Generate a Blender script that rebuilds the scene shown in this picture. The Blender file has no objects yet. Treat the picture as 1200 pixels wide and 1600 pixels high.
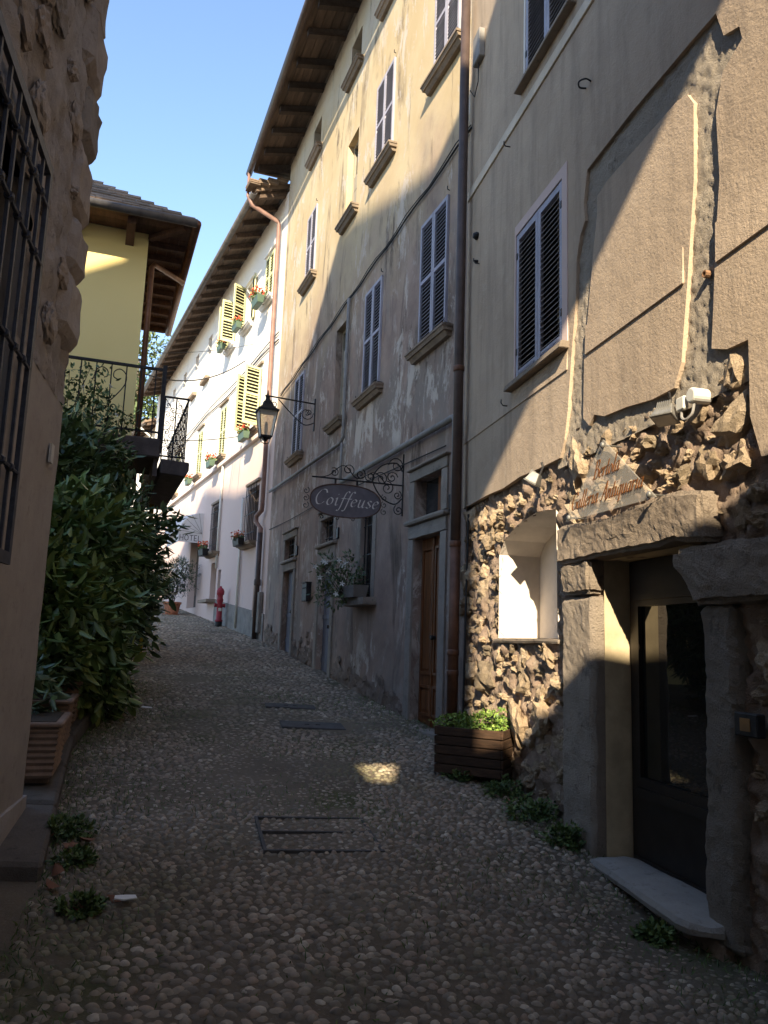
import bpy, bmesh, math, random
import numpy as np
from mathutils import Vector, Matrix, noise
from mathutils.geometry import tessellate_polygon
random.seed(7); RNG = np.random.default_rng(7)
R = math.radians
scn = bpy.context.scene
COL = scn.collection

# ------------------------------------------------------------------ camera, sky, sun, exposure
cam_d = bpy.data.cameras.new('camera'); cam = bpy.data.objects.new('camera', cam_d); COL.objects.link(cam)
cam_d.sensor_fit = 'HORIZONTAL'; cam_d.sensor_width = 36; cam_d.lens = 37.5
cam_d.clip_start = .05; cam_d.clip_end = 2000
pitch, roll = R(9.3), R(2.0)
fw = Vector((0, math.cos(pitch), math.sin(pitch))); u0 = Vector((0, -math.sin(pitch), math.cos(pitch))); r0 = Vector((1, 0, 0))
rt = r0*math.cos(roll) + u0*math.sin(roll); up = u0*math.cos(roll) - r0*math.sin(roll)
mw = Matrix.Identity(4)
for i in range(3):
    mw[i][0] = rt[i]; mw[i][1] = up[i]; mw[i][2] = -fw[i]
mw[2][3] = 1.72
cam.matrix_world = mw
scn.camera = cam

SUN_EL = math.atan(.573)
wd = bpy.data.worlds.new('World'); scn.world = wd; wd.use_nodes = True
nt = wd.node_tree
sky = nt.nodes.new('ShaderNodeTexSky'); sky.sky_type = 'NISHITA'; sky.sun_disc = False
sky.sun_elevation = SUN_EL; sky.sun_rotation = R(184.5); sky.altitude = 300
sky.air_density = 1.0; sky.dust_density = .4; sky.ozone_density = 1.6
bg = nt.nodes['Background']; bg.inputs[1].default_value = .15
nt.links.new(sky.outputs[0], bg.inputs[0])

sd = bpy.data.lights.new('sun', 'SUN'); sun = bpy.data.objects.new('sun', sd); COL.objects.link(sun)
sd.energy = 4.8; sd.angle = R(.5); sd.color = (1, .85, .60)
sun.location = (-5, -30, 40)
sun.rotation_euler = Vector((.079, .997, -.573)).to_track_quat('-Z', 'Y').to_euler()

scn.view_settings.view_transform = 'Standard'; scn.view_settings.look = 'None'
scn.view_settings.gamma = 1; scn.view_settings.use_curve_mapping = False
scn.view_settings.exposure = 1.45
try:
    scn.cycles.max_bounces = 6; scn.cycles.diffuse_bounces = 4; scn.cycles.glossy_bounces = 3; scn.cycles.transparent_max_bounces = 8
except Exception: pass

# ------------------------------------------------------------------ mesh helpers
def gz(x, y):                                      # the lane climbs away from the viewer, worn lower before the doorstep
    return -.03249*x + .08927*y - .085*np.exp(-((x-1.62)/.7)**2-((y-4.75)/1.0)**2)

class MB:
    def __init__(s): s.v = []; s.f = []
    def add(s, vs, fs):
        n = len(s.v); s.v += [tuple(p) for p in vs]; s.f += [tuple(i+n for i in f) for f in fs]; return s
    def box(s, x0, x1, y0, y1, z0, z1):
        return s.add([(x0,y0,z0),(x1,y0,z0),(x1,y1,z0),(x0,y1,z0),(x0,y0,z1),(x1,y0,z1),(x1,y1,z1),(x0,y1,z1)],
                     [(0,3,2,1),(4,5,6,7),(0,1,5,4),(1,2,6,5),(2,3,7,6),(3,0,4,7)])
    def hexa(s, p):
        return s.add(p, [(0,3,2,1),(4,5,6,7),(0,1,5,4),(1,2,6,5),(2,3,7,6),(3,0,4,7)])
    def prism(s, poly, y0, y1, holes=(), axis='y', back=True):
        loops = [list(poly)] + [list(h) for h in holes]
        tris = tessellate_polygon([[Vector((a, b, 0)) for a, b in l] for l in loops])
        flat = [p for l in loops for p in l]; n = len(flat)
        P = {'y': lambda a, b, c: (a, c, b), 'x': lambda a, b, c: (c, a, b), 'z': lambda a, b, c: (a, b, c)}[axis]
        vs = [P(a, b, y0) for a, b in flat] + [P(a, b, y1) for a, b in flat]
        fs = [tuple(i+n for i in t) for t in tris]
        if back: fs += [tuple(reversed(t)) for t in tris]
        k = 0
        for l in loops:
            m = len(l)
            for i in range(m):
                a, b = k+i, k+(i+1) % m
                fs.append((a, b, b+n, a+n))
            k += m
        return s.add(vs, fs)
    def tube(s, path, r, n=6, cap=True, closed=False):
        pts = [Vector(p) for p in path]; rings = []; m = len(pts)
        rr = r if isinstance(r, (list, tuple)) else [r]*m
        t0 = (pts[1]-pts[0]).normalized()
        nrm = t0.orthogonal().normalized()
        for i, p in enumerate(pts):
            a = pts[max(i-1, 0)]; b = pts[min(i+1, m-1)]
            t = (b-a); t = t.normalized() if t.length > 1e-9 else t0
            nrm = (nrm - t*nrm.dot(t)); nrm = nrm.normalized() if nrm.length > 1e-6 else t.orthogonal().normalized()
            bi = t.cross(nrm)
            rings.append([p + (nrm*math.cos(2*math.pi*k/n) + bi*math.sin(2*math.pi*k/n))*rr[i] for k in range(n)])
        vs = [q for g in rings for q in g]; fs = []
        for i in range(m-1):
            for k in range(n):
                fs.append((i*n+k, i*n+(k+1) % n, (i+1)*n+(k+1) % n, (i+1)*n+k))
        if cap: fs += [tuple(range(n-1, -1, -1)), tuple((m-1)*n+k for k in range(n))]
        return s.add(vs, fs)
    def lathe(s, prof, c=(0,0,0), n=16, axis='z'):
        vs = []; fs = []
        for r, z in prof:
            for k in range(n):
                a = 2*math.pi*k/n; p = (r*math.cos(a), r*math.sin(a), z)
                if axis == 'y': p = (p[0], p[2], p[1])
                if axis == 'x': p = (p[2], p[0], p[1])
                vs.append((p[0]+c[0], p[1]+c[1], p[2]+c[2]))
        for i in range(len(prof)-1):
            for k in range(n):
                fs.append((i*n+k, i*n+(k+1) % n, (i+1)*n+(k+1) % n, (i+1)*n+k))
        fs += [tuple(range(n-1, -1, -1)), tuple((len(prof)-1)*n+k for k in range(n))]
        return s.add(vs, fs)
    def mesh(s, name, mat, smooth=False, fix=True, bevel=0):
        me = bpy.data.meshes.new(name); me.from_pydata(s.v, [], s.f); me.validate()
        if fix or bevel:
            bm = bmesh.new(); bm.from_mesh(me)
            if bevel:
                bmesh.ops.remove_doubles(bm, verts=bm.verts, dist=1e-5)
                es = [e for e in bm.edges if len(e.link_faces) == 2 and e.calc_face_angle(0) > .6]
                bmesh.ops.bevel(bm, geom=es, offset=bevel, segments=1, affect='EDGES', clamp_overlap=True)
            bmesh.ops.recalc_face_normals(bm, faces=bm.faces); bm.to_mesh(me); bm.free()
        if smooth: me.polygons.foreach_set('use_smooth', [True]*len(me.polygons))
        if mat: me.materials.append(mat)
        return me
    def build(s, name, mat, parent=None, smooth=False, fix=True, bevel=0):
        return place(name, s.mesh(name, mat, smooth, fix, bevel), parent)

def place(name, me, parent=None, loc=None, rot=None, scale=None):
    o = bpy.data.objects.new(name, me); COL.objects.link(o)
    if parent: o.parent = parent
    if loc is not None: o.location = loc
    if rot is not None: o.rotation_euler = rot
    if scale is not None: o.scale = scale
    return o
def tag(o, label, cat, group=None, kind=None):
    if label: o['label'] = label
    if cat: o['category'] = cat
    if group: o['group'] = group
    if kind: o['kind'] = kind
    return o
def thing(name, label, cat, loc=(0,0,0), rz=0, group=None):
    e = bpy.data.objects.new(name, None); COL.objects.link(e); e.empty_display_size = .1
    e.location = loc; e.rotation_euler = (0, 0, rz)
    return tag(e, label, cat, group)

class Face:                                  # a house front: x runs up the lane, z is height
    def __init__(s, p, head): s.p = p; s.h = R(head); s.rz = R(90+head)
    def at(s, x, o, z):                      # o = distance out from a right-hand front
        f = (-math.sin(s.h), math.cos(s.h)); n = (math.cos(s.h), math.sin(s.h))
        return (s.p[0]+f[0]*x-n[0]*o, s.p[1]+f[1]*x-n[1]*o, z)
    def thing(s, name, label, cat, x=0, o=0, z=0, group=None):
        return thing(name, label, cat, s.at(x, o, z), s.rz, group)
FA = Face((.86, 8.243), 12.5); FB = Face((.86, 8.243), 19.7); FC = Face((-2.528, 17.705), 24.5)
FD = Face((-2.196, 5.184), 12.0); FY = Face((-3.93, 12.0), 19.8)

# ------------------------------------------------------------------ materials
class NB:
    def __init__(s, name):
        s.m = bpy.data.materials.new(name); s.m.use_nodes = True; s.t = s.m.node_tree
        s.b = s.t.nodes['Principled BSDF']; s.b.inputs['Specular IOR Level'].default_value = .3
        s.tc = s.n('ShaderNodeTexCoord')
    def n(s, typ, **kw):
        x = s.t.nodes.new(typ)
        for k, v in kw.items(): setattr(x, k, v)
        return x
    def l(s, a, b): s.t.links.new(a, b)
    def coord(s, stretch=(1,1,1), glob=False):
        mp = s.n('ShaderNodeMapping'); mp.inputs['Scale'].default_value = stretch
        if glob:
            g = s.n('ShaderNodeNewGeometry'); s.l(g.outputs['Position'], mp.inputs[0])
        else: s.l(s.tc.outputs['Object'], mp.inputs[0])
        return mp.outputs[0]
    def noise(s, scale, detail=5, rough=.6, stretch=(1,1,1), glob=False, dist=0):
        x = s.n('ShaderNodeTexNoise'); x.inputs['Scale'].default_value = scale; x.inputs['Detail'].default_value = detail
        x.inputs['Roughness'].default_value = rough; x.inputs['Distortion'].default_value = dist
        s.l(s.coord(stretch, glob), x.inputs['Vector']); return x.outputs[0]
    def ramp(s, src, stops):
        x = s.n('ShaderNodeValToRGB'); e = x.color_ramp.elements
        while len(e) < len(stops): e.new(.5)
        for i, (p, c) in enumerate(stops):
            e[i].position = p; e[i].color = (c, c, c, 1) if not isinstance(c, (tuple, list)) else (*c, 1)
        s.l(src, x.inputs[0]); return x.outputs[0]
    def mix(s, fac, a, b, mode='MIX'):
        x = s.n('ShaderNodeMix', data_type='RGBA', blend_type=mode)
        for inp, v in ((x.inputs[0], fac), (x.inputs[6], a), (x.inputs[7], b)):
            if isinstance(v, (int, float)): inp.default_value = v
            elif isinstance(v, (tuple, list)): inp.default_value = (*v, 1)
            else: s.l(v, inp)
        return x.outputs[2]
    def math(s, op, a, b=0.):
        x = s.n('ShaderNodeMath', operation=op)
        for inp, v in ((x.inputs[0], a), (x.inputs[1], b)):
            if isinstance(v, (int, float)): inp.default_value = v
            else: s.l(v, inp)
        return x.outputs[0]
    def bump(s, h, strength=.4, dist=.02):
        x = s.n('ShaderNodeBump'); x.inputs['Strength'].default_value = strength; x.inputs['Distance'].default_value = dist
        s.l(h, x.inputs['Height']); s.l(x.outputs[0], s.b.inputs['Normal'])
    def done(s, col, rough=.85, metal=0):
        if isinstance(col, (tuple, list)): s.b.inputs['Base Color'].default_value = (*col, 1)
        else: s.l(col, s.b.inputs['Base Color'])
        if isinstance(rough, (int, float)): s.b.inputs['Roughness'].default_value = rough
        else: s.l(rough, s.b.inputs['Roughness'])
        s.b.inputs['Metallic'].default_value = metal
        return s.m
def mul(c, k): return tuple(min(1, x*k) for x in c)
def simple(name, c, rough=.6, metal=0, var=.35, scale=6, bump=0, bscale=40, stretch=(1,1,1), objvar=0, glob=False, island=0):
    b = NB(name)
    col = b.mix(b.ramp(b.noise(scale, 6, .65, stretch, glob), [(.3, 0.), (.7, 1.)]), mul(c, 1-var), mul(c, 1+var*.6))
    if objvar:
        oi = b.n('ShaderNodeObjectInfo')
        k = b.ramp(oi.outputs['Random'], [(0, 1-objvar), (1, 1+objvar*.0)])
        col = b.mix(1., col, k, 'MULTIPLY')
    if island:
        g = b.n('ShaderNodeNewGeometry')
        k = b.ramp(g.outputs['Random Per Island'], [(0, 1-island), (1, 1.)])
        col = b.mix(1., col, k, 'MULTIPLY')
    if bump: b.bump(b.noise(bscale, 6, .65, stretch, glob), bump, .01)
    return b.done(col, rough, metal)

# plaster of the near right-hand house: grey tan lime render, trowel marks, damp streaks
b = NB('tan_plaster')
c = b.mix(b.ramp(b.noise(.8, 8, .62), [(.35, 0.), (.65, 1.)]), (.40, .305, .225), (.51, .395, .295))
c = b.mix(b.ramp(b.noise(2.2, 7, .7, (2.2, 1, .22)), [(.48, 0.), (.72, .7)]), c, (.25, .195, .15))
c = b.mix(b.ramp(b.noise(5, 8, .7), [(.58, 0.), (.7, .45)]), c, (.54, .44, .34))
h = b.math('ADD', b.noise(9, 8, .7), b.math('MULTIPLY', b.noise(70, 4, .7), .45))
b.bump(h, .75, .014); TAN = b.done(c, .95)

# plaster of the tall house: ochre wash higher up, grey-pink bare render lower, peeling streaks
b = NB('weathered_stucco')
sx = b.n('ShaderNodeSeparateXYZ'); b.l(b.tc.outputs['Object'], sx.inputs[0])
big = b.noise(.55, 8, .65)
zz = b.math('ADD', sx.outputs[2], b.math('MULTIPLY', b.math('SUBTRACT', big, .5), 5.))
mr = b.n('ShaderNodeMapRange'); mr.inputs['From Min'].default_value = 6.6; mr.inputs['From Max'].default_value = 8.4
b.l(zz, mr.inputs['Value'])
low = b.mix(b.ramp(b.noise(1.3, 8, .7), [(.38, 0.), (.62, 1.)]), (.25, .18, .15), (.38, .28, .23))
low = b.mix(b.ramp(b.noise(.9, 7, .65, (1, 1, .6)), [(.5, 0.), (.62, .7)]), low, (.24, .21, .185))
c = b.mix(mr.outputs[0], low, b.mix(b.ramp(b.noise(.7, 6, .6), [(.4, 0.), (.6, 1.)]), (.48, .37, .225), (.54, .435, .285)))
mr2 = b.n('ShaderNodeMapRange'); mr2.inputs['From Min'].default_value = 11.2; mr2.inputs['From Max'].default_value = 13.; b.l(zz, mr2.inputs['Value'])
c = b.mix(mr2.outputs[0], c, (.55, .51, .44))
st = b.ramp(b.noise(1.5, 10, .72, (1.5, 1, .33), dist=.6), [(.53, 0.), (.62, 1.)])
sm = b.math('MULTIPLY', st, b.ramp(b.noise(.45, 5, .6), [(.38, 0.), (.55, 1.)]))
c = b.mix(b.math('MULTIPLY', sm, .9), c, (.095, .072, .058))
pl = b.ramp(b.noise(2.0, 10, .78, (1.25, 1, .55), dist=.5), [(.52, 0.), (.57, 1.)])
pm = b.math('MULTIPLY', pl, b.ramp(b.noise(.6, 5, .6, (1, 1.3, .9)), [(.45, 0.), (.55, 1.)]))
c = b.mix(b.math('MULTIPLY', pm, .9), c, (.56, .49, .43))
c = b.mix(b.ramp(b.noise(14, 6, .75), [(.66, 0.), (.72, .6)]), c, (.13, .105, .09))
b.bump(b.math('ADD', b.math('MULTIPLY', pm, -.5), b.math('ADD', b.noise(6, 8, .7), b.math('MULTIPLY', b.noise(60, 4, .7), .4))), .45, .012)
STUC = b.done(c, .95)

b = NB('white_plaster')
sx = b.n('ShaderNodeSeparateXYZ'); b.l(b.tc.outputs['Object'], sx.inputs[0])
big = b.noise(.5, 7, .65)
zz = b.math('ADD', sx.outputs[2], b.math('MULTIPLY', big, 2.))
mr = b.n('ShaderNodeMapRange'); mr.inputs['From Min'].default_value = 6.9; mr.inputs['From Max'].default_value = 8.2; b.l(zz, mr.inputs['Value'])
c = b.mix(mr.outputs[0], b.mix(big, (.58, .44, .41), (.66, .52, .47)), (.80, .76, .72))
c = b.mix(b.ramp(b.noise(1.6, 7, .7, (2, 1, .25)), [(.56, 0.), (.75, .4)]), c, (.45, .39, .36))
b.bump(b.noise(30, 5, .6), .15, .004); WHITE = b.done(c, .92)
b = NB('yellow_plaster')
c = b.mix(b.noise(.7, 6, .6), (.80, .63, .27), (.86, .70, .33))
c = b.mix(b.ramp(b.noise(1.4, 7, .7, (2.4, 1, .18)), [(.55, 0.), (.8, .35)]), c, (.5, .4, .2))
b.bump(b.noise(40, 4, .6), .15, .006); YELLOW = b.done(c, .92)

def stone(name, a, d, mort=None, objvar=.35, bs=.8, bsc=14):
    b = NB(name)
    c = b.mix(b.ramp(b.noise(4, 8, .7), [(.32, 0.), (.66, 1.)]), d, a)
    c = b.mix(b.ramp(b.noise(11, 7, .75), [(.56, 0.), (.66, .8)]), c, mort or mul(d, .5))
    if objvar:
        oi = b.n('ShaderNodeObjectInfo'); c = b.mix(1., c, b.ramp(oi.outputs['Random'], [(0, (1-objvar, (1-objvar)*.98, (1-objvar)*.95)), (.5, (.95, .88, .82)), (1, (1.05, 1.02, 1.))]), 'MULTIPLY')
    b.bump(b.math('ADD', b.noise(bsc, 9, .75, (1,1,1), True), b.math('MULTIPLY', b.noise(95, 4, .75, (1,1,1), True), .5)), bs, .035)
    return b.done(c, .95)
RUB = stone('rubble_stone', (.62, .50, .36), (.46, .36, .255), (.29, .215, .155), .45, 1., 34)
MORT = stone('red_brown_mortar', (.44, .33, .25), (.31, .215, .165), (.52, .42, .32), 0, 1., 26)
GRAN = stone('grey_granite', (.44, .375, .31), (.35, .295, .245), (.20, .165, .135), .2, 1., 75)
ROUGHST = stone('chiselled_stone', (.54, .46, .37), (.42, .35, .28), (.27, .22, .17), 0, 1., 40)
FRAMEST = stone('grey_door_stone', (.33, .30, .27), (.25, .225, .205), (.17, .155, .14), .12, .35, 30)
OLDWALL = stone('old_patched_render', (.56, .50, .475), (.34, .295, .275), (.17, .14, .125), 0, 1., 6)
OLDPL = stone('smooth_old_render', (.41, .37, .35), (.345, .31, .295), (.28, .25, .235), 0, .2, 16)
QUOIN = stone('quoin_stone', (.46, .415, .39), (.30, .265, .245), (.2, .17, .155), .35, .6, 8)
SLABST = stone('roof_slab_stone', (.32, .25, .19), (.20, .15, .115), (.11, .09, .07), .45, .6, 10)
SILL = stone('sill_stone', (.31, .255, .205), (.22, .18, .145), (.13, .105, .085), .2, .3, 20)

b = NB('cobble')
g = b.n('ShaderNodeNewGeometry'); oi = b.n('ShaderNodeObjectInfo')
rnd = b.math('FRACT', b.math('ADD', g.outputs['Random Per Island'], oi.outputs['Random']))
c = b.ramp(rnd, [(0, (.165, .135, .105)), (.3, (.26, .213, .162)), (.55, (.34, .28, .212)), (.78, (.34, .25, .185)), (.92, (.42, .35, .27)), (1, (.57, .49, .39))])
moss = b.ramp(b.noise(.7, 8, .7, (1, 1, 1), True), [(.5, 0.), (.66, .7)])
c = b.mix(moss, c, (.11, .11, .045))
c = b.mix(b.ramp(b.noise(2.3, 7, .7, (1, 1, 1), True), [(.5, 0.), (.68, .6)]), c, (.16, .138, .118))
c = b.mix(b.ramp(b.noise(38, 5, .7, (1,1,1), True), [(.45, 0.), (.75, .4)]), c, (.14, .125, .11))
b.bump(b.noise(90, 5, .7, (1,1,1), True), .25, .006); COB = b.done(c, .72)
b = NB('lane_dirt')
c = b.mix(b.ramp(b.noise(1.1, 8, .7), [(.35, 0.), (.65, 1.)]), (.115, .09, .065), (.19, .152, .11))
c = b.mix(b.ramp(b.noise(.8, 6, .65), [(.56, 0.), (.68, .8)]), c, (.075, .08, .03))
c = b.mix(b.ramp(b.noise(60, 4, .7), [(.55, 0.), (.7, .6)]), c, (.24, .21, .18))
b.bump(b.noise(45, 6, .75), .7, .02); DIRT = b.done(c, .95)

IRON = simple('black_iron', (.028, .026, .028), .55, .3, .5, 20, .2)
GRILLE = simple('grey_painted_iron', (.075, .078, .10), .5, .3, .4, 20, .15)
BLUEG = simple('blue_grey_shutter_paint', (.40, .385, .46), .6, 0, .2, 8, .1, 60, (1, 1, .3), .12)
SLATD = simple('dark_brown_slat', (.22, .175, .155), .65, 0, .4, 8, .15, 50, (1, 1, .3), .3)
SLATB = simple('blue_grey_slat', (.36, .35, .41), .65, 0, .35, 8, .1, 50, (1, 1, .3), .25)
GREEN = simple('lime_shutter_paint', (.60, .60, .36), .55, 0, .15, 6)
RUST = simple('rusty_frame', (.27, .15, .085), .8, 0, .5, 14, .3)
WOODD = simple('dark_eave_timber', (.085, .060, .048), .85, 0, .5, 5, .5, 30, (.5, 3, 3), .4)
WOODE = simple('brown_soffit_board', (.14, .095, .070), .85, 0, .55, 4, .4, 26, (.4, 3, 3), .45)
WOODY = simple('red_brown_eave_timber', (.13, .072, .052), .8, 0, .4, 5, .3, 30, (.5, 3, 3), .3)
WOODO = simple('orange_brown_door_wood', (.20, .075, .028), .5, 0, .5, 6, .25, 30, (3, 3, .3), .15)
WOODW = simple('weathered_panel_wood', (.38, .34, .28), .85, 0, .35, 4, .3, 30, (3, 3, .4), .2)
PLANK = simple('dark_stained_plank', (.075, .040, .022), .75, 0, .6, 9, .5, 40, (1, 6, 6), .3)
COPPER = simple('brown_copper_pipe', (.17, .085, .055), .5, .35, .4, 6, .1)
GUTG = simple('grey_zinc_gutter', (.135, .13, .135), .5, .4, .4, 5, .1)
BROWNPIPE = simple('dark_brown_pipe', (.085, .058, .05), .5, .2, .35, 5, .1)
PINKPIPE = simple('clay_brown_downpipe', (.25, .15, .125), .55, .1, .3, 5, .1)
PIPEG = simple('grey_conduit', (.25, .235, .225), .7, 0, .3, 5, .1)
BLUED = simple('blue_grey_door_paint', (.14, .145, .19), .6, 0, .3, 5, .1, 30, (3, 3, .3), .15)
DARK = simple('dark_interior', (.012, .010, .009), .9)
WINT = simple('white_painted_reveal', (.62, .56, .50), .85, 0, .15, 4, .2)
REVT = simple('ochre_plaster_reveal', (.46, .37, .24), .9, 0, .25, 5, .25, 20)
SIGNC = simple('slate_sign_enamel', (.17, .155, .18), .5, 0, .25, 7)
SIGNW = simple('pale_sign_lettering', (.72, .70, .68), .5, 0, .05)
GOLD = simple('bronze_lettering', (.20, .075, .02), .5, .2, .3, 20)
CLAY = simple('terracotta', (.42, .17, .10), .85, 0, .35, 7, .2, 30, (1,1,1), .15)
CLAYP = simple('pale_terracotta', (.30, .20, .145), .9, 0, .4, 7, .3, 30, (1,1,1), .2)
REDP = simple('red_hydrant_paint', (.30, .03, .045), .5, 0, .3, 6)
GRNBOX = simple('green_plastic_trough', (.085, .13, .09), .5, 0, .2, 6)
PLASTW = simple('white_plastic', (.60, .58, .54), .5, 0, .1, 6)
ALU = simple('cast_aluminium', (.27, .26, .245), .5, .5, .25, 12)
PAPER = simple('white_paper', (.75, .75, .75), .8, 0, .05)
SOIL = simple('potting_soil', (.06, .045, .032), .95, 0, .5, 20, .8)
PLATE = simple('slate_cover_plate', (.085, .082, .082), .75, 0, .35, 8, .4, 50)
CANV = simple('white_awning_canvas', (.62, .60, .61), .8, 0, .08, 5)
INK = simple('dark_awning_print', (.06, .05, .06), .7)
YPIPE = simple('yellow_gas_pipe', (.62, .45, .05), .5)
WIRE = simple('black_cable', (.03, .028, .028), .7)
PLINTH = simple('grey_cement_plinth', (.24, .22, .205), .9, 0, .35, 4, .4)
BLOCKER = simple('blocker_plaster', (.42, .37, .30), .95, 0, .3, 2, .4)  # for the unseen shadow-casting wall added behind the viewer

def glassy(name, base, rough=.03, spec=.5):
    b = NB(name); b.b.inputs['Specular IOR Level'].default_value = spec
    return b.done(base, rough)
GLASSD = glassy('dark_door_glass', (.010, .010, .009), .02, .8)
GLASSW = glassy('dark_window_glass', (.03, .032, .035), .05)
b = NB('frosted_lamp_glass'); b.b.inputs['Transmission Weight'].default_value = .6; b.b.inputs['IOR'].default_value = 1.1; LAMPG = b.done((.85, .75, .6), .35)
b = NB('clear_acrylic'); b.b.inputs['Specular IOR Level'].default_value = .9; b.b.inputs['Alpha'].default_value = .20; ACRYL = b.done((.80, .74, .66), .10)
b = NB('floodlight_glass'); b.b.inputs['Specular IOR Level'].default_value = .8; FLG = b.done((.30, .28, .25), .12, .3)

def leafmat(name, a, d, tip=None, rough=.42):
    b = NB(name); g = b.n('ShaderNodeNewGeometry'); oi = b.n('ShaderNodeObjectInfo')
    rnd = b.math('FRACT', b.math('ADD', g.outputs['Random Per Island'], oi.outputs['Random']))
    st = [(0, d), (.6, a)] + ([(1, tip)] if tip else [(1, mul(a, 1.3))])
    c = b.ramp(rnd, st)
    b.b.inputs['Specular IOR Level'].default_value = .5
    b.b.inputs['Transmission Weight'].default_value = 0.
    return b.done(c, rough)
LAUREL = leafmat('laurel_leaf', (.14, .21, .06), (.065, .115, .035), (.24, .29, .075), .38)
LAUREL2 = leafmat('dark_laurel_leaf', (.095, .15, .058), (.05, .085, .034), (.15, .20, .07), .38)
ROSE = leafmat('rose_leaf', (.085, .14, .045), (.045, .08, .03), (.15, .2, .07), .5)
HERB = leafmat('herb_leaf', (.16, .26, .04), (.07, .13, .025), (.26, .36, .07), .6)
WEED = leafmat('weed_leaf', (.085, .14, .035), (.045, .08, .024), (.14, .19, .05), .6)
OLEA = leafmat('oleander_leaf', (.07, .10, .06), (.04, .06, .035), (.11, .14, .08), .5)
PETW = leafmat('white_petal', (.75, .73, .68), (.6, .58, .52), (.8, .78, .74), .6)
PETR = leafmat('orange_red_petal', (.62, .10, .04), (.5, .04, .03), (.7, .25, .07), .6)
DEADL = leafmat('dry_leaf', (.22, .09, .045), (.14, .055, .03), (.28, .14, .07), .8)
TREEL = leafmat('tree_leaf', (.09, .13, .05), (.05, .08, .03), (.15, .19, .08), .5)
BARK = simple('grey_bark', (.11, .085, .065), .95, 0, .4, 10, .5)

# ------------------------------------------------------------------ leaf, rock and relief helpers
def leaf_np(P, D, U, L, W, fold=.18):
    """one folded six-point leaf for each base point P, direction D, side U"""
    N = np.cross(D, U)
    L = L[:, None]; W = W[:, None]
    q = [P, P+D*L*.35+U*W*.5+N*W*fold, P+D*L*.75+U*W*.36+N*W*fold*.6-N*L*.015, P+D*L-N*L*.05, P+D*L*.75-U*W*.36+N*W*fold*.6-N*L*.015, P+D*L*.35-U*W*.5+N*W*fold, P+D*L*.5-N*L*.02]
    V = np.stack(q, 1)
    return V
LEAF_F = [(0, 1, 6), (1, 2, 6), (2, 3, 6), (3, 4, 6), (4, 5, 6), (5, 0, 6)]
def mesh_np(name, V, F, mat, smooth=False):
    me = bpy.data.meshes.new(name); nv = len(V); nf = len(F); k = F.shape[1]
    me.vertices.add(nv); me.vertices.foreach_set('co', np.ascontiguousarray(V, dtype=np.float32).ravel())
    me.loops.add(nf*k); me.loops.foreach_set('vertex_index', F.astype(np.int32).ravel())
    me.polygons.add(nf); me.polygons.foreach_set('loop_start', np.arange(0, nf*k, k, dtype=np.int32))
    if smooth: me.polygons.foreach_set('use_smooth', np.ones(nf, dtype=bool))
    me.update(calc_edges=True); me.validate(); me.materials.append(mat)
    return me
def unit(a): return a/np.maximum(np.linalg.norm(a, axis=1, keepdims=True), 1e-9)
def leaf_cloud(n, blobs, L, W, droop=.3, shell=.55, out=.8):
    """leaf arrays spread through uneven ellipsoid blobs, thicker near the outside, in clumps"""
    w = np.array([bb[1][0]*bb[1][1]*bb[1][2] for bb in blobs])**.75; w = w/w.sum()
    idx = RNG.choice(len(blobs), n, p=w)
    c = np.array([bb[0] for bb in blobs])[idx]; r = np.array([bb[1] for bb in blobs])[idx]
    ncl = max(6, n//9); cl = unit(RNG.normal(size=(ncl, 3))); pick = RNG.integers(0, ncl, n)
    d = unit(cl[pick] + RNG.normal(size=(n, 3))*.09)
    rad = (shell + (1-shell)*RNG.random(ncl)**.6)[pick] * (1+RNG.normal(size=n)*.03)
    lump = 1 + .16*np.sin(d[:, 0]*5+c[:, 1]) * np.cos(d[:, 2]*6+c[:, 0]) + .10*np.sin(d[:, 1]*9)
    P = c + d*r*(rad*lump)[:, None]
    D = unit(d*out + RNG.normal(size=(n, 3))*.65 + np.array([0, 0, -droop]))
    U = unit(np.cross(D, unit(RNG.normal(size=(n, 3))*.5 + np.array([0, 0, 1.]))))
    Ls = L*(.65+.6*RNG.random(n)); Ws = W*(.7+.5*RNG.random(n))
    return P, D, U, Ls, Ws
def leaves_mesh(name, cloud, mat):
    V = leaf_np(*cloud); n = len(V)
    F = (np.array(LEAF_F)[None] + (np.arange(n)*7)[:, None, None]).reshape(-1, 3)
    return mesh_np(name, V.reshape(-1, 3), F, mat)
ONELEAF = {}
def one_leaf(mat, L, W):
    k = (mat.name, L, W)
    if k not in ONELEAF:
        V = leaf_np(np.zeros((1, 3)), np.array([[0, 1., 0]]), np.array([[1., 0, 0]]), np.array([L]), np.array([W]))[0]
        ONELEAF[k] = mesh_np('leaf', V, np.array(LEAF_F), mat)
    return ONELEAF[k]
def split_leaves(parent, cloud, mat, nind, L, W, cam_dir=(0, -1, 0)):
    """nearest leaves as single parts, the mass of them as one part"""
    P, D, U, Ls, Ws = cloud
    off = np.array(parent.location)
    near = np.argsort((P+off)[:, 1] - .25*(P+off)[:, 0])
    ind = near[:nind]; rest = near[nind:]
    me = one_leaf(mat, L, W)
    for i in ind:
        N = np.cross(D[i], U[i]); M = Matrix.Identity(4)
        for a in range(3):
            M[a][0] = U[i][a]*Ws[i]/W; M[a][1] = D[i][a]*Ls[i]/L; M[a][2] = -N[a]; M[a][3] = P[i][a]
        o = place('leaf', me, parent); o.matrix_local = M
    f = place('foliage', leaves_mesh('foliage', (P[rest], D[rest], U[rest], Ls[rest], Ws[rest]), mat), parent); f['kind'] = 'stuff'

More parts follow.
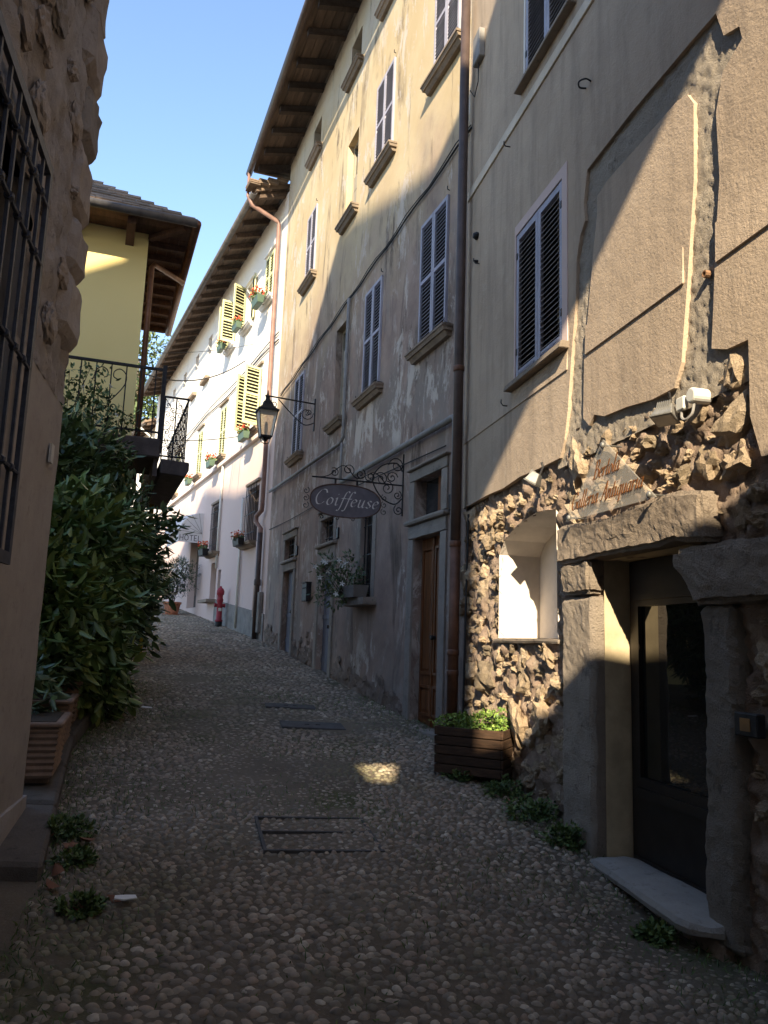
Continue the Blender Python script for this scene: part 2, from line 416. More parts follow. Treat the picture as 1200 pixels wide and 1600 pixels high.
def fbm(p, o=4): return noise.fractal(p, 1.0, 2.0, o, noise_basis='PERLIN_ORIGINAL')
ROCKS = []
def make_rocks(mat, n=9, sub=3, amp=.33):
    out = []
    for i in range(n):
        bm = bmesh.new(); bmesh.ops.create_icosphere(bm, subdivisions=sub, radius=1)
        off = Vector((i*13.7, i*5.1, 3.3))
        for v in bm.verts:
            p = v.co.normalized()
            k = max(abs(p.x), abs(p.y)*.8, abs(p.z)); q = p*(1-.45) + p/k*.45           # blocky
            d = amp*fbm(p*1.4+off, 3) + .20*fbm(p*4.6+off, 3)
            d -= .36*abs(noise.noise(Vector((p.x*3.2, p.y*3.2, p.z*1.3))+off))-.09
            v.co = q*(1+d)*.8
        me = bpy.data.meshes.new('rock'); bm.to_mesh(me); bm.free(); me.materials.append(mat); out.append(me)
    return out
def relief(name, x0, x1, z0, z1, step, hf, mask, mat, parent, sgn=1):
    nx = int((x1-x0)/step)+1; nz = int((z1-z0)/step)+1
    vid = {}; vs = []; fs = []
    for i in range(nx):
        for j in range(nz):
            x = x0+i*step; z = z0+j*step
            vid[i, j] = len(vs); vs.append((x, sgn*hf(x, z), z))
    for i in range(nx-1):
        for j in range(nz-1):
            if mask(x0+(i+.5)*step, z0+(j+.5)*step):
                fs.append((vid[i, j], vid[i+1, j], vid[i+1, j+1], vid[i, j+1]))
    me = bpy.data.meshes.new(name); me.from_pydata(vs, [], fs)
    bm = bmesh.new(); bm.from_mesh(me)
    bmesh.ops.delete(bm, geom=[v for v in bm.verts if not v.link_faces], context='VERTS')
    bm.to_mesh(me); bm.free()
    me.polygons.foreach_set('use_smooth', [True]*len(me.polygons)); me.materials.append(mat)
    return place(name, me, parent)
def block(x0, x1, y0, y1, z0, z1, amp=.012, res=.05, rnd=.02, warp=None, seed=0, fine=0):
    """a dressed stone: subdivided box with rounded arrises and a rough skin"""
    m = MB(); ext = (x1-x0, y1-y0, z1-z0); n = [max(2, min(70 if fine else 14, int(e/res))) for e in ext]
    lo = (x0, y0, z0); idx = {}
    def vert(i, j, k):
        key = (i, j, k)
        if key in idx: return idx[key]
        p = [lo[a]+ext[a]*key[a]/n[a] for a in range(3)]
        c = [lo[a]+ext[a]/2 for a in range(3)]
        e = [1 if key[a] in (0, n[a]) else 0 for a in range(3)]
        if sum(e) >= 2:
            for a in range(3):
                if e[a]: p[a] += (rnd if p[a] < c[a] else -rnd)*(.45 if sum(e) == 2 else .75)
        q = Vector(p)
        s = Vector((seed*3.1, seed*1.7, 0))
        q += Vector((noise.noise(q*6+s), noise.noise(q*6+s+Vector((9, 0, 0))), noise.noise(q*6+s+Vector((0, 9, 0)))))*amp
        q += Vector((noise.noise(q*19+s), noise.noise(q*19+s+Vector((9, 0, 0))), noise.noise(q*19+s+Vector((0, 9, 0)))))*amp*.45
        if fine: q += Vector((fbm(q*24+s, 3), fbm(q*24+s+Vector((9, 0, 0)), 3), fbm(q*24+s+Vector((0, 9, 0)), 3)))*fine
        if warp: q = Vector(warp(q))
        idx[key] = len(m.v); m.v.append(tuple(q)); return idx[key]
    for a in range(3):
        b_, c_ = (a+1) % 3, (a+2) % 3
        for side in (0, n[a]):
            for i in range(n[b_]):
                for j in range(n[c_]):
                    ks = []
                    for di, dj in ((0,0),(1,0),(1,1),(0,1)):
                        k = [0, 0, 0]; k[a] = side; k[b_] = i+di; k[c_] = j+dj; ks.append(vert(*k))
                    m.f.append(tuple(ks))
    return m
def rect(x0, x1, z0, z1): return [(x0, z0), (x1, z0), (x1, z1), (x0, z1)]
def inpoly(x, z, poly):
    r = False; n = len(poly)
    for i in range(n):
        (x0, z0), (x1, z1) = poly[i], poly[(i+1) % n]
        if (z0 > z) != (z1 > z) and x < (x1-x0)*(z-z0)/(z1-z0)+x0: r = not r
    return r
def reveal(poly, y0, y1, mat, parent, name='reveal', backmat=None):
    """the sides of an opening"""
    m = MB(); n = len(poly)
    vs = [(a, y0, b_) for a, b_ in poly]+[(a, y1, b_) for a, b_ in poly]
    m.add(vs, [(i, (i+1) % n, (i+1) % n+n, i+n) for i in range(n)])
    o = m.build(name, mat, parent, fix=False)
    if backmat: MB().add([(a, y0, b_) for a, b_ in poly], [tuple(range(n))]).build('back_panel', backmat, parent, fix=False)
    return o

def shutter(parent, x0, x1, y, z0, z1, fm, sm, pitch_=.047, single=False, mid=.52, th=.035, sub_kind=True, frame=.05):
    """a louvred leaf in the plane y: stiles, rails and tilted slats"""
    m = MB(); fr = frame
    m.box(x0, x0+fr, y, y+th, z0, z1); m.box(x1-fr, x1, y, y+th, z0, z1)
    zm = z0+(z1-z0)*mid
    for a, b_ in ((z0, z0+fr*1.6), (z1-fr*1.2, z1), (zm-fr*.6, zm+fr*.6)): m.box(x0+fr, x1-fr, y+.002, y+th-.002, a, b_)
    sh = m.build('shutter', fm, parent)
    sl = MB(); zz = z0+fr*1.6+.012; first = None
    while zz < z1-fr*1.2-.02:
        if not (zm-fr*.6-.03 < zz < zm+fr*.6-.005):
            pts = [(x0+fr, y+.002, zz+.030), (x1-fr, y+.002, zz+.030), (x1-fr, y+th-.002, zz), (x0+fr, y+th-.002, zz),
                   (x0+fr, y+.002, zz+.038), (x1-fr, y+.002, zz+.038), (x1-fr, y+th-.002, zz+.008), (x0+fr, y+th-.002, zz+.008)]
            if single:
                if first is None:
                    first = MB().hexa([(p[0]-x0, p[1], p[2]-zz) for p in pts]).mesh('slat', sm)
                o = place('slat', first, sh, (x0, 0, zz))
            else: sl.hexa(pts)
        zz += pitch_
    MB().box(x0+fr, x1-fr, y+.001, y+.003, z0+fr, z1-fr).build('backing', DARK, sh)
    if not single:
        o = sl.build('slats', sm, sh); o['kind'] = 'stuff'
    return sh
def hook(parent, x, z, m=IRON):
    MB().tube([(x, -.02, z), (x, .07, z), (x+.01, .085, z+.03), (x+.015, .08, z+.06)], .006, 5).build('shutter_stay', m, parent)

# ------------------------------------------------------------------ stroke lettering
LET = {
 'C': (.72, [[(.64,.78),(.5,.98),(.25,.95),(.06,.62),(.06,.3),(.22,.03),(.45,.02),(.62,.2)]]),
 'o': (.47, [[(.2,.5),(.06,.35),(.06,.12),(.2,0),(.36,.12),(.37,.38),(.2,.5)]]),
 'i': (.30, [[(.03,.42),(.11,.5),(.11,.1),(.18,0),(.26,.07)], [(.12,.72),(.14,.76)]]),
 'f': (.32, [[(.46,.9),(.38,1.),(.26,.9),(.18,.5),(.12,-.1),(.04,-.33),(-.06,-.28)], [(.04,.5),(.36,.5)]]),
 'e': (.43, [[(.07,.26),(.3,.3),(.34,.42),(.2,.5),(.06,.35),(.06,.12),(.2,0),(.37,.12)]]),
 'u': (.52, [[(.02,.45),(.09,.5),(.07,.12),(.16,0),(.3,.1),(.37,.5)], [(.37,.5),(.36,.08),(.42,0),(.5,.07)]]),
 's': (.37, [[(.31,.43),(.18,.5),(.07,.4),(.19,.26),(.31,.13),(.18,0),(.03,.07)]]),
 'B': (.62, [[(.14,1.),(.1,0)], [(-.04,.92),(.1,1.),(.38,1.),(.46,.8),(.3,.56),(.12,.53)], [(.3,.56),(.53,.4),(.46,.06),(.2,0),(-.02,.05)]]),
 'r': (.36, [[(.03,.43),(.09,.5),(.08,0)], [(.08,.28),(.2,.47),(.33,.46)]]),
 't': (.31, [[(.16,.82),(.11,.12),(.19,0),(.28,.07)], [(.02,.5),(.29,.5)]]),
 'l': (.27, [[(.16,1.),(.09,.12),(.17,0),(.25,.07)]]),
 'a': (.52, [[(.36,.45),(.2,.5),(.06,.35),(.06,.12),(.17,0),(.32,.14),(.37,.5)], [(.37,.5),(.36,.08),(.43,0),(.5,.07)]]),
 'G': (.72, [[(.64,.78),(.5,.98),(.25,.95),(.06,.62),(.06,.3),(.22,.03),(.45,.02),(.6,.2),(.6,.4)], [(.42,.4),(.7,.42)]]),
 'A': (.68, [[(-.03,.03),(.12,.1),(.42,1.)], [(.42,1.),(.58,0),(.66,.07)], [(.15,.36),(.56,.38)]]),
 'n': (.50, [[(.03,.43),(.09,.5),(.07,0)], [(.08,.28),(.22,.5),(.33,.42),(.32,.08),(.39,0),(.47,.07)]]),
 'q': (.50, [[(.36,.45),(.2,.5),(.06,.35),(.06,.12),(.17,0),(.32,.14),(.37,.5)], [(.38,.52),(.34,-.36)]]),
 'H': (.8, [[(.1,1.),(.1,0)], [(.65,1.),(.65,0)], [(.1,.5),(.65,.5)]]),
 'O': (.86, [[(.4,1.),(.12,.8),(.08,.5),(.12,.2),(.4,0),(.68,.2),(.72,.5),(.68,.8),(.4,1.)]]),
 'T': (.74, [[(.02,.98),(.7,.98)], [(.36,.98),(.36,0)]]),
 'E': (.66, [[(.1,1.),(.1,0)], [(.1,.98),(.56,.98)], [(.1,.5),(.48,.5)], [(.1,.02),(.58,.02)]]),
 'L': (.6, [[(.1,1.),(.1,0)], [(.1,.02),(.55,.02)]]), ' ': (.35, []) }
def smooth(pl, k=5):
    if len(pl) < 3: return pl
    out = []; n = len(pl)
    for i in range(n-1):
        p0, p1, p2, p3 = pl[max(i-1, 0)], pl[i], pl[i+1], pl[min(i+2, n-1)]
        for j in range(k):
            t = j/k
            out.append(tuple(.5*((2*p1[a])+(-p0[a]+p2[a])*t+(2*p0[a]-5*p1[a]+4*p2[a]-p3[a])*t*t+(-p0[a]+3*p1[a]-3*p2[a]+p3[a])*t**3) for a in range(len(p1))))
    return out+[pl[-1]]
def lettering(text, size, to3, th=.004, nib=.085, shear=.28, ang=35, track=0., soft=True):
    """broad-nib strokes; to3(u, v, d) turns text coordinates into local space"""
    wtot = sum(LET[ch][0]+track for ch in text); x = -wtot/2; out = []
    nx, ny = math.cos(R(ang))*nib/2, math.sin(R(ang))*nib/2
    for ch in text:
        w, st = LET[ch]; m = MB()
        for pl in st:
            p = smooth(pl) if soft else pl
            if not soft: nx, ny = .05, .05
            for (a, b_), (c, d) in zip(p[:-1], p[1:]):
                q = [(a+nx, b_+ny), (a-nx, b_-ny), (c-nx, d-ny), (c+nx, d+ny)]
                if not soft:
                    dx, dy = c-a, d-b_; l = math.hypot(dx, dy); ex, ey = -dy/l*.055, dx/l*.055
                    q = [(a+ex, b_+ey), (a-ex, b_-ey), (c-ex, d-ey), (c+ex, d+ey)]
                q = [((x+u+v*shear)*size, v*size) for u, v in q]
                m.hexa([to3(u, v, 0) for u, v in q]+[to3(u, v, th) for u, v in q])
        x += w+track
        if st: out.append(m)
    return out
def scroll(cx, cz, r, turns=1.4, a0=0, d=1, n=22):
    out = []
    for i in range(n):
        t = i/(n-1); a = a0+d*turns*2*math.pi*t; rr = r*(1-.85*t)
        out.append((cx+rr*math.cos(a), cz+rr*math.sin(a)))
    return out


# ================================================================== the lane
lane = MB(); gxs = list(range(-60, -4, 8))+[-4+.25*i for i in range(33)]+list(range(8, 64, 8)); gys = list(range(-40, 1, 8))+[1+.25*i for i in range(52)]+list(range(16, 124, 9))
lane.v = [(x, y, float(gz(x, y))) for x in gxs for y in gys]; ny_ = len(gys)
lane.f = [(i*ny_+j, (i+1)*ny_+j, (i+1)*ny_+j+1, i*ny_+j+1) for i in range(len(gxs)-1) for j in range(ny_-1)]
lane = lane.build('lane', DIRT, fix=False); lane['kind'] = 'structure'
LEFT = [(-1.0,1.5), (-1.72,4.36), (-2.62,7.17), (-3.11,9.75), (-4.2,14.2), (-4.6,16.5), (-6.6,22), (-9.2,28)]
RIGHT = [(2.45,1.5), (.98,8.243), (-2.46,17.7), (-7.0,28)]
def edge(pts, y):
    for (x0, y0), (x1, y1) in zip(pts[:-1], pts[1:]):
        if y <= y1: return x0+(x1-x0)*(y-y0)/(y1-y0)
    return pts[-1][0]
PLATES = [((-1.05, 9.93), .30, .13), ((-.69, 8.86), .34, .17)]
def make_cobbles():
    S = []; y = 2.3; row = 0
    while y < 26:
        k = .68 if y < 8 else (.85 if y < 14 else 1.2)
        xl, xr = edge(LEFT, y)+.04, edge(RIGHT, y)-.05; x = xl+.04*(row % 2)
        while x < xr:
            px, py = x+random.gauss(0, .014), y+random.gauss(0, .012)
            ok = True
            for (cx, cy), hx, hy in PLATES:
                if abs(px-cx) < hx+.02 and abs(py-cy) < hy+.02: ok = False
            nz = noise.noise(Vector((px*.55, py*.55, 2.2))) + .5*noise.noise(Vector((px*1.7, py*1.7, 5.2)))
            e = min(px-xl, xr-px)
            big = 1+.55*max(0, noise.noise(Vector((px*.4, py*.4, 9.))))
            if ok and not (nz > .55 and random.random() < .6) and not (e < .3 and random.random() < .4*(1-e/.3)):
                a = random.uniform(.027, .043)*k*big; bb = random.uniform(.021, .032)*k*big; hh = random.uniform(.013, .025)
                if nz > .3: hh *= .72
                S.append((px, py, a, bb, hh, random.gauss(0, .45), -.006-.008*max(0, nz)))
            x += random.uniform(.064, .092)*k*big
        y += .0585*k; row += 1
    return S
ST = make_cobbles()
def cob_unit(seed, n=8):
    rr = random.Random(seed); V = [(0, 0, 1.)]
    for r_, z in ((.48, .88), (.84, .50), (1.0, 0.02)):
        for k in range(n):
            a = 2*math.pi*k/n; j = 1+rr.uniform(-.13, .13)
            V.append((math.cos(a)*r_*j, math.sin(a)*r_*j, z))
    F = [(0, 1+k, 1+(k+1) % n) for k in range(n)]
    for ring in range(2):
        o = 1+ring*n
        for k in range(n):
            a, b_, c, d = o+k, o+(k+1) % n, o+n+(k+1) % n, o+n+k
            F += [(a, d, c), (a, c, b_)]
    return np.array(V), np.array(F)
UN = [cob_unit(i) for i in range(7)]
# those that show largest become single stones
def seen(s):
    q = Vector((s[0], s[1], gz(s[0], s[1]))) - Vector((0, 0, 1.72)); d = q.dot(fw)
    return abs(q.dot(rt)/d) < .47 and abs(q.dot(up)/d) < .63
order = sorted(range(len(ST)), key=lambda i: ST[i][1] - 12*ST[i][2] if seen(ST[i]) else 99)
single = set(order[:300])
ums = [mesh_np('cobblestone', v, f_, COB, True) for v, f_ in UN]
VV = []; FF = []; nb = 0
for i, (px, py, a, bb, hh, an, dz) in enumerate(ST):
    if i in single:
        place('cobblestone', ums[i % 7], lane, (px, py, gz(px, py)+dz), (R(5.1), R(1.9), an), (a, bb, hh))
    else:
        v, f_ = UN[i % 7]; ca, sa = math.cos(an), math.sin(an)
        x = v[:, 0]*a; y = v[:, 1]*bb
        X = px+x*ca-y*sa; Y = py+x*sa+y*ca; Z = v[:, 2]*hh+dz+gz(X, Y)
        VV.append(np.stack([X, Y, Z], 1)); FF.append(f_+nb); nb += len(v)
o = place('cobblestones', mesh_np('cobblestones', np.concatenate(VV), np.concatenate(FF), COB, True), lane); o['kind'] = 'stuff'
SLOPE = (R(5.1), R(1.86), 0)
for ((cx, cy), hx, hy), lb in zip(PLATES, ('far dark slate cover plate set flush in the cobbles', 'near dark slate cover plate set flush in the cobbles')):
    t = thing('cover_plate', lb, 'cover plate', (cx, cy, gz(cx, cy)), R(12), 'slate cover plates in the lane')
    t.rotation_euler = (R(5.1), R(1.86), R(12))
    MB().box(-hx, hx, -hy, hy, -.03, .016).build('plate', PLATE, t, bevel=.004)
    MB().box(-hx*.25, -hx*.1, -.012, .012, .0155, .019).build('lifting_slot', DARK, t)
    MB().box(hx*.1, hx*.25, -.012, .012, .0155, .019).build('lifting_slot', DARK, t)
t = thing('manhole_frame', 'iron frame of the cobble filled manhole in the foreground', 'manhole', (-.36, 5.4, gz(-.36, 5.4)), R(14))
t.rotation_euler = (R(5.1), R(1.86), R(14))
for x0, x1, y0, y1 in ((-.37,.37,.31,.33), (-.37,.37,-.33,-.31), (-.37,-.35,-.31,.31), (.35,.37,-.31,.31), (-.35,.35,.02,.035)):
    MB().box(x0, x1, y0, y1, -.02, .013).build('frame_bar', PLATE, t)

# ================================================================== near right-hand house (rubble below, render above)
A = FA.thing('rubble_stone_house', 'near tan house on the right, rendered above and rough rubble below', 'house')
niche = [(-.92, 1.80), (-2.18, 1.80), (-2.14, 2.80), (-1.75, 2.83), (-1.35, 2.78), (-1.05, 2.68), (-.92, 2.56)]
door_o = rect(-4.04, -2.84, .36, 2.34)
def rub_h(x, z):
    p = Vector((x, z, 0)); c = noise.cell(p*3)
    v = noise.voronoi(Vector((x*5.2, z*6.0, 1)), distance_metric='DISTANCE')[0]
    return -.046 + .035*min(1., (v[1]-v[0])*1.6) + .036*fbm(p*7, 4) + .02*fbm(p*22, 3)
relief('rubble_mortar', -9, .08, -.4, 3.36, .022, rub_h, lambda x, z: not inpoly(x, z, niche) and not inpoly(x, z, door_o), MORT, A)
relief('chiselled_frame', -4.75, -2.2, 3.1, 5.45, .02, lambda x, z: -.004+.010*fbm(Vector((x*22, z*22, 4)), 3)+.006*fbm(Vector((x*5, z*5, 1)), 2),
       lambda x, z: not inpoly(x, z, [(-2.78,3.45),(-2.82,3.9),(-2.98,4.9),(-3.95,4.95),(-4.02,4.5),(-3.93,3.9),(-3.85,3.45)]), ROUGHST, A)
low_edge = [(.06,3.14), (-.3,3.15), (-.7,3.16), (-1.1,3.15), (-1.5,3.18), (-1.9,3.17), (-2.30,3.17), (-2.38,3.29)]
outer_frame = [(-2.44,3.52), (-2.50,3.9), (-2.58,4.33), (-2.60,4.66), (-2.66,4.82), (-2.74,4.90), (-2.72,5.05), (-2.78,5.29), (-3.4,5.32), (-4.10,5.31), (-4.34,5.30), (-4.40,5.11), (-4.53,5.06), (-4.55,4.97), (-4.38,4.90), (-4.31,4.7), (-4.32,4.3), (-4.26,3.9), (-4.23,3.6), (-4.20,3.36)]
right_edge = [(-4.33,3.31), (-4.50,3.30), (-4.49,2.9), (-4.56,2.68), (-5.2,2.62), (-6.5,2.6), (-9,2.62)]
main = low_edge+outer_frame+right_edge+[(-9,11), (.06,11)]
w1 = rect(-2.36, -1.38, 4.06, 5.48); w2 = rect(-2.52, -1.56, 6.92, 8.35)
MB().prism(main, -.02, .022, holes=[w1, w2]).build('render_wall', TAN, A)
panel = [(-2.69,3.38), (-2.71,3.83), (-2.84,4.46), (-2.93,4.86), (-2.93,4.99), (-3.1,5.02), (-3.95,5.03), (-4.05,5.0), (-4.11,4.9), (-4.09,4.43), (-4.0,3.84), (-3.94,3.5), (-3.92,3.38), (-3.84,3.25), (-3.6,3.25), (-3.3,3.29), (-3.0,3.31), (-2.86,3.36), (-2.78,3.30)]
MB().prism(panel, -.02, .022).build('infill_panel', TAN, A)
# the body of the house behind its skin
MB().box(-9, .03, -5, -.62, -1, 11).build('masonry_core', TAN, A)
MB().prism(rect(-9, .03, 3.2, 11), -.62, -.024, holes=[w1, w2]).build('upper_masonry', TAN, A)
MB().prism(rect(-9, .03, -.6, 3.2), -.62, -.17, holes=[[(-1.55+(x+1.55)*1.06, 2.3+(z-2.3)*1.06) for x, z in niche], rect(-4.07, -2.81, .33, 2.37)]).build('lower_masonry', MORT, A)
# string courses
PALE = simple('pale_band_plaster', (.60, .50, .39), .9, 0, .2, 4, .3, 30)
for x0, x1, z0, z1, pr in ((-9, .05, 6.62, 6.74, .04), (-3.97, -2.74, 3.84, 4.07, .034), (-9, -4.27, 3.82, 4.06, .034), (-2.44, .05, 3.83, 3.98, .032)):
    MB().hexa([(x0, .0, z0), (x1, .0, z0), (x1, pr, z0), (x0, pr, z0), (x0, .0, z1), (x1, .0, z1), (x1, pr-.008, z1), (x0, pr-.008, z1)]).build('string_course', PALE if z0 > 6 else TAN, A, bevel=.004)
# plaster surround, shutters
for (x0, x1, z0, z1), fm, sm in (((-2.36, -1.38, 4.06, 5.48), BLUEG, SLATD), ((-2.52, -1.56, 6.92, 8.35), BLUEG, SLATD)):
    MB().prism(rect(x0-.09, x1+.02, z0, z1+.09), .012, .030, holes=[rect(x0+.004, x1-.004, z0+.004, z1-.004)]).build('window_surround', WHITE, A)
    MB().box(x0, x1, -.14, -.12, z0, z1).build('window_back', DARK, A)
    xm = (x0+x1)/2
    for a, b_ in ((x0+.012, xm-.003), (xm+.003, x1-.012)):
        s = shutter(A, a, b_, -.012, z0+.02, z1-.012, fm, sm, .047, True, .02)
        for zz in (z0+.25, z1-.25): MB().box(a+.004 if a < xm-.1 else b_-.03, a+.03 if a < xm-.1 else b_-.004, .021, .028, zz, zz+.06).build('hinge', IRON, s)
    MB().hexa([(x0-.10, -.02, z0-.06), (x1+.10, -.02, z0-.06), (x1+.10, .10, z0-.06), (x0-.10, .10, z0-.06), (x0-.10, -.02, z0), (x1+.10, -.02, z0), (x1+.10, .085, z0), (x0-.10, .085, z0)]).build('window_sill', SILL, A, bevel=.006)
MB().box(-2.375, -2.362, .0, .026, 4.06, 4.9).build('rust_streaked_frame', RUST, A)
for x, z in ((-1.2, 6.5), (-1.2, 3.9), (-.35, 5.7)): hook(A, x, z)
# niche window
reveal(niche, -.42, -.02, WINT, A, 'niche_reveal', WINT)
MB().prism([(-1.3,1.8), (-2.18,1.8), (-2.15,2.62), (-1.3,2.62)], -.415, -.39, holes=[rect(-2.1, -1.36, 1.86, 2.56)]).build('niche_window_frame', WINT, A)
MB().box(-2.1, -1.36, -.412, -.405, 1.86, 2.56).build('niche_pane', simple('grey_niche_pane', (.30, .27, .25), .4), A)
MB().tube([(-1.98, -.30, 1.8), (-1.98, -.30, 2.60)], .011, 6).build('niche_bar', IRON, A)
for z in (1.95, 2.1, 2.25, 2.42): MB().tube([(-1.98, -.30, z), (-2.17, -.30, z)], .008, 5).build('niche_bar', IRON, A)
block(-2.24, -.86, -.40, .015, 1.755, 1.80, .006, .08, .012).build('niche_sill', SILL, A)
# dressed stones of the doorway
STEPST = stone('pale_granite_step', (.43, .39, .35), (.33, .30, .27), (.20, .18, .16), 0, .6, 90)
bl = [(-2.83, -2.36, -.24, .045, .30, 2.08), (-2.825, -2.40, -.20, .07, 2.09, 2.33)]
block(-2.85, -2.38, -.24, .05, .28, 2.085, .012, .03, .03, None, 1, .004).build('jamb_stone', GRAN, A)
block(-2.83, -2.40, -.22, .065, 2.10, 2.335, .018, .025, .05, None, 2, .006).build('capital_stone', GRAN, A)
block(-4.14, -2.36, -.24, .085, 2.335, 2.62, .012, .025, .04, lambda q: (q.x, q.y, q.z-(.09*max(0, (-3.9-q.x)))-(.0 if q.z < 2.45 else .03*math.sin((q.x+2.36)*2.2)**2)), 3, .0045).build('lintel_stone', GRAN, A)
block(-5.0, -3.86, -.24, .075, 1.98, 2.29, .020, .03, .06, lambda q: (q.x-(.16*max(0, (2.2-q.z)/.22) if q.x > -4.2 else 0), q.y, q.z), 4, .005).build('shoulder_stone', GRAN, A)
block(-4.30, -4.035, -.24, .04, .30, 1.97, .012, .03, .03, lambda q: (q.x+.02*math.sin(q.z*3), q.y, q.z), 5, .008).build('jamb_stone', GRAN, A)
reveal(rect(-4.03, -2.86, .36, 2.33), -.34, -.04, REVT, A, 'door_reveal')
block(-4.19, -2.88, -.22, .20, .345, .425, .005, .07, .025, lambda q: (q.x, q.y-(.09*max(0, (-4.02-q.x)/.17)**2)-(.10*max(0, (q.x+4.02)/1.14) if q.y > 0 else 0), q.z), 6).build('doorstep', STEPST, A)
block(-4.2, -2.9, -.2, .07, .05, .35, .012, .1, .03, None, 9).build('step_footing', MORT, A)
d = MB()
d.prism(rect(-4.0, -2.89, .365, 2.325), -.27, -.215, holes=[rect(-3.9, -2.99, .92, 2.02)])
d.box(-3.95, -2.94, -.215, -.20, .80, .86); d.box(-3.97, -2.92, -.215, -.198, .385, .43); d.box(-3.95, -2.94, -.215, -.205, 2.06, 2.10)
dd = d.build('door', simple('black_brown_door', (.022, .016, .013), .4, 0, .4, 8), A)
MB().box(-3.9, -2.99, -.25, -.242, .92, 2.02).build('pane', GLASSD, dd)
MB().tube([(-3.83, -.215, 1.3), (-3.83, -.16, 1.3), (-3.83, -.16, 1.4), (-3.83, -.215, 1.4)], .009, 6).build('handle', IRON, dd)
MB().box(-4.0, -2.89, -.30, -.275, .365, 2.325).build('door_backing', DARK, A)
ic = MB().box(-4.50, -4.33, .01, .06, 1.34, 1.45).build('doorbell_box', IRON, A, bevel=.006)
MB().box(-4.45, -4.38, .06, .064, 1.365, 1.425).build('name_plate', simple('amber_plate', (.30, .16, .06), .4), ic)
# rubble stones, packed round the openings
rk = make_rocks(RUB, 10, 3)
blocked = [rect(-4.16, -2.34, .2, 2.65), rect(-5.05, -3.85, 1.95, 2.3), rect(-4.32, -4.0, .2, 2.0), rect(-4.53, -4.28, 1.3, 1.48)]
pack = []
def rubble(n, w0, w1, tries):
    k = 0
    for _ in range(tries):
        if k >= n: break
        w = random.uniform(w0, w1); h = w*random.uniform(.5, .95); x = random.uniform(-5.6, .0); z = random.uniform(.25-.0*x, 3.2)
        if x > -4.5 and z+h*.5 > 3.12 and x > -2.4: continue
        if z+h*.5 > 3.32 or (x < -4.5 and z+h*.5 > 2.64): continue
        g = gz(*FA.at(x, 0, 0)[:2])
        if z-h*.3 < g-.05: continue
        if any(inpoly(x+sx_*w*.42, z+sz*h*.42, bb) for bb in blocked+[niche] for sx_, sz in ((0,0),(1,1),(1,-1),(-1,1),(-1,-1),(1,0),(-1,0),(0,1),(0,-1))): continue
        if any(abs(x-a)/(w+c_)*2 < .78 and abs(z-b_)/(h+d_)*2 < .78 for a, b_, c_, d_ in pack): continue
        pack.append((x, z, w, h)); k += 1
        tilt = random.gauss(0, .35)
        dep = random.uniform(.045, .085)*(1+w)
        place('rubble_stone', rk[len(pack) % 10], A, (x, -.075+random.uniform(-.012, .022), z), (random.uniform(-.3, .3), tilt, random.uniform(-.4, .4)+math.pi*random.randint(0, 1)), (w*.56, dep, h*.58))
rubble(14, .34, .46, 3000); rubble(42, .2, .3, 4000); rubble(95, .11, .18, 6000); rubble(140, .05, .1, 12000)
# downpipe at the joint with the tall house
P = MB().tube([(-.05, .13, 9.5), (-.05, .13, .80)], .052, 12, True).build('downpipe', BROWNPIPE, A, smooth=True)
for z in (4.6, 2.72, 1.62, 1.42): MB().lathe([(.058, z), (.062, z+.01), (.062, z+.05), (.058, z+.06)], (-.05, .13, 0), 12).build('collar', COPPER, P, smooth=True)
MB().tube([(-.05, .13, 2.74), (-.05, .13, 1.0)], .0545, 12).build('copper_section', COPPER, P, smooth=True)
MB().tube([(-.16, .03, 3.05), (-.17, .05, 1.5), (-.16, .05, .9)], .012, 6).build('cable', WIRE, A)
# small box and cable high on the wall, iron ring, peg
MB().box(-.42, -.2, .02, .09, 8.1, 8.45).build('junction_box', PIPEG, A, bevel=.01)
MB().tube([(-.3, .05, 8.1), (-.32, .06, 7.85), (-.2, .06, 7.75), (-.1, .08, 7.9)], .006, 5).build('cable', WIRE, A)
MB().tube(smooth([(-2.85, .02, 5.98), (-2.86, .07, 5.985), (-2.81, .10, 5.99), (-2.76, .07, 5.985), (-2.77, .02, 5.98)], 5), .007, 6).build('iron_ring', IRON, A)
MB().lathe([(.015, 0), (.022, .005), (.022, .04), (.014, .04), (.014, .02)], (-4.18, .0, 3.80), 10, 'y').build('wall_socket_ring', RUST, A)
for x, z, rr in ((-.28, 6.05, .04), (-.30, 5.75, .015)): MB().lathe([(rr, 0), (rr*1.1, .02), (rr*.7, .05)], (x, .02, z), 10, 'y').build('wall_anchor', IRON, A)

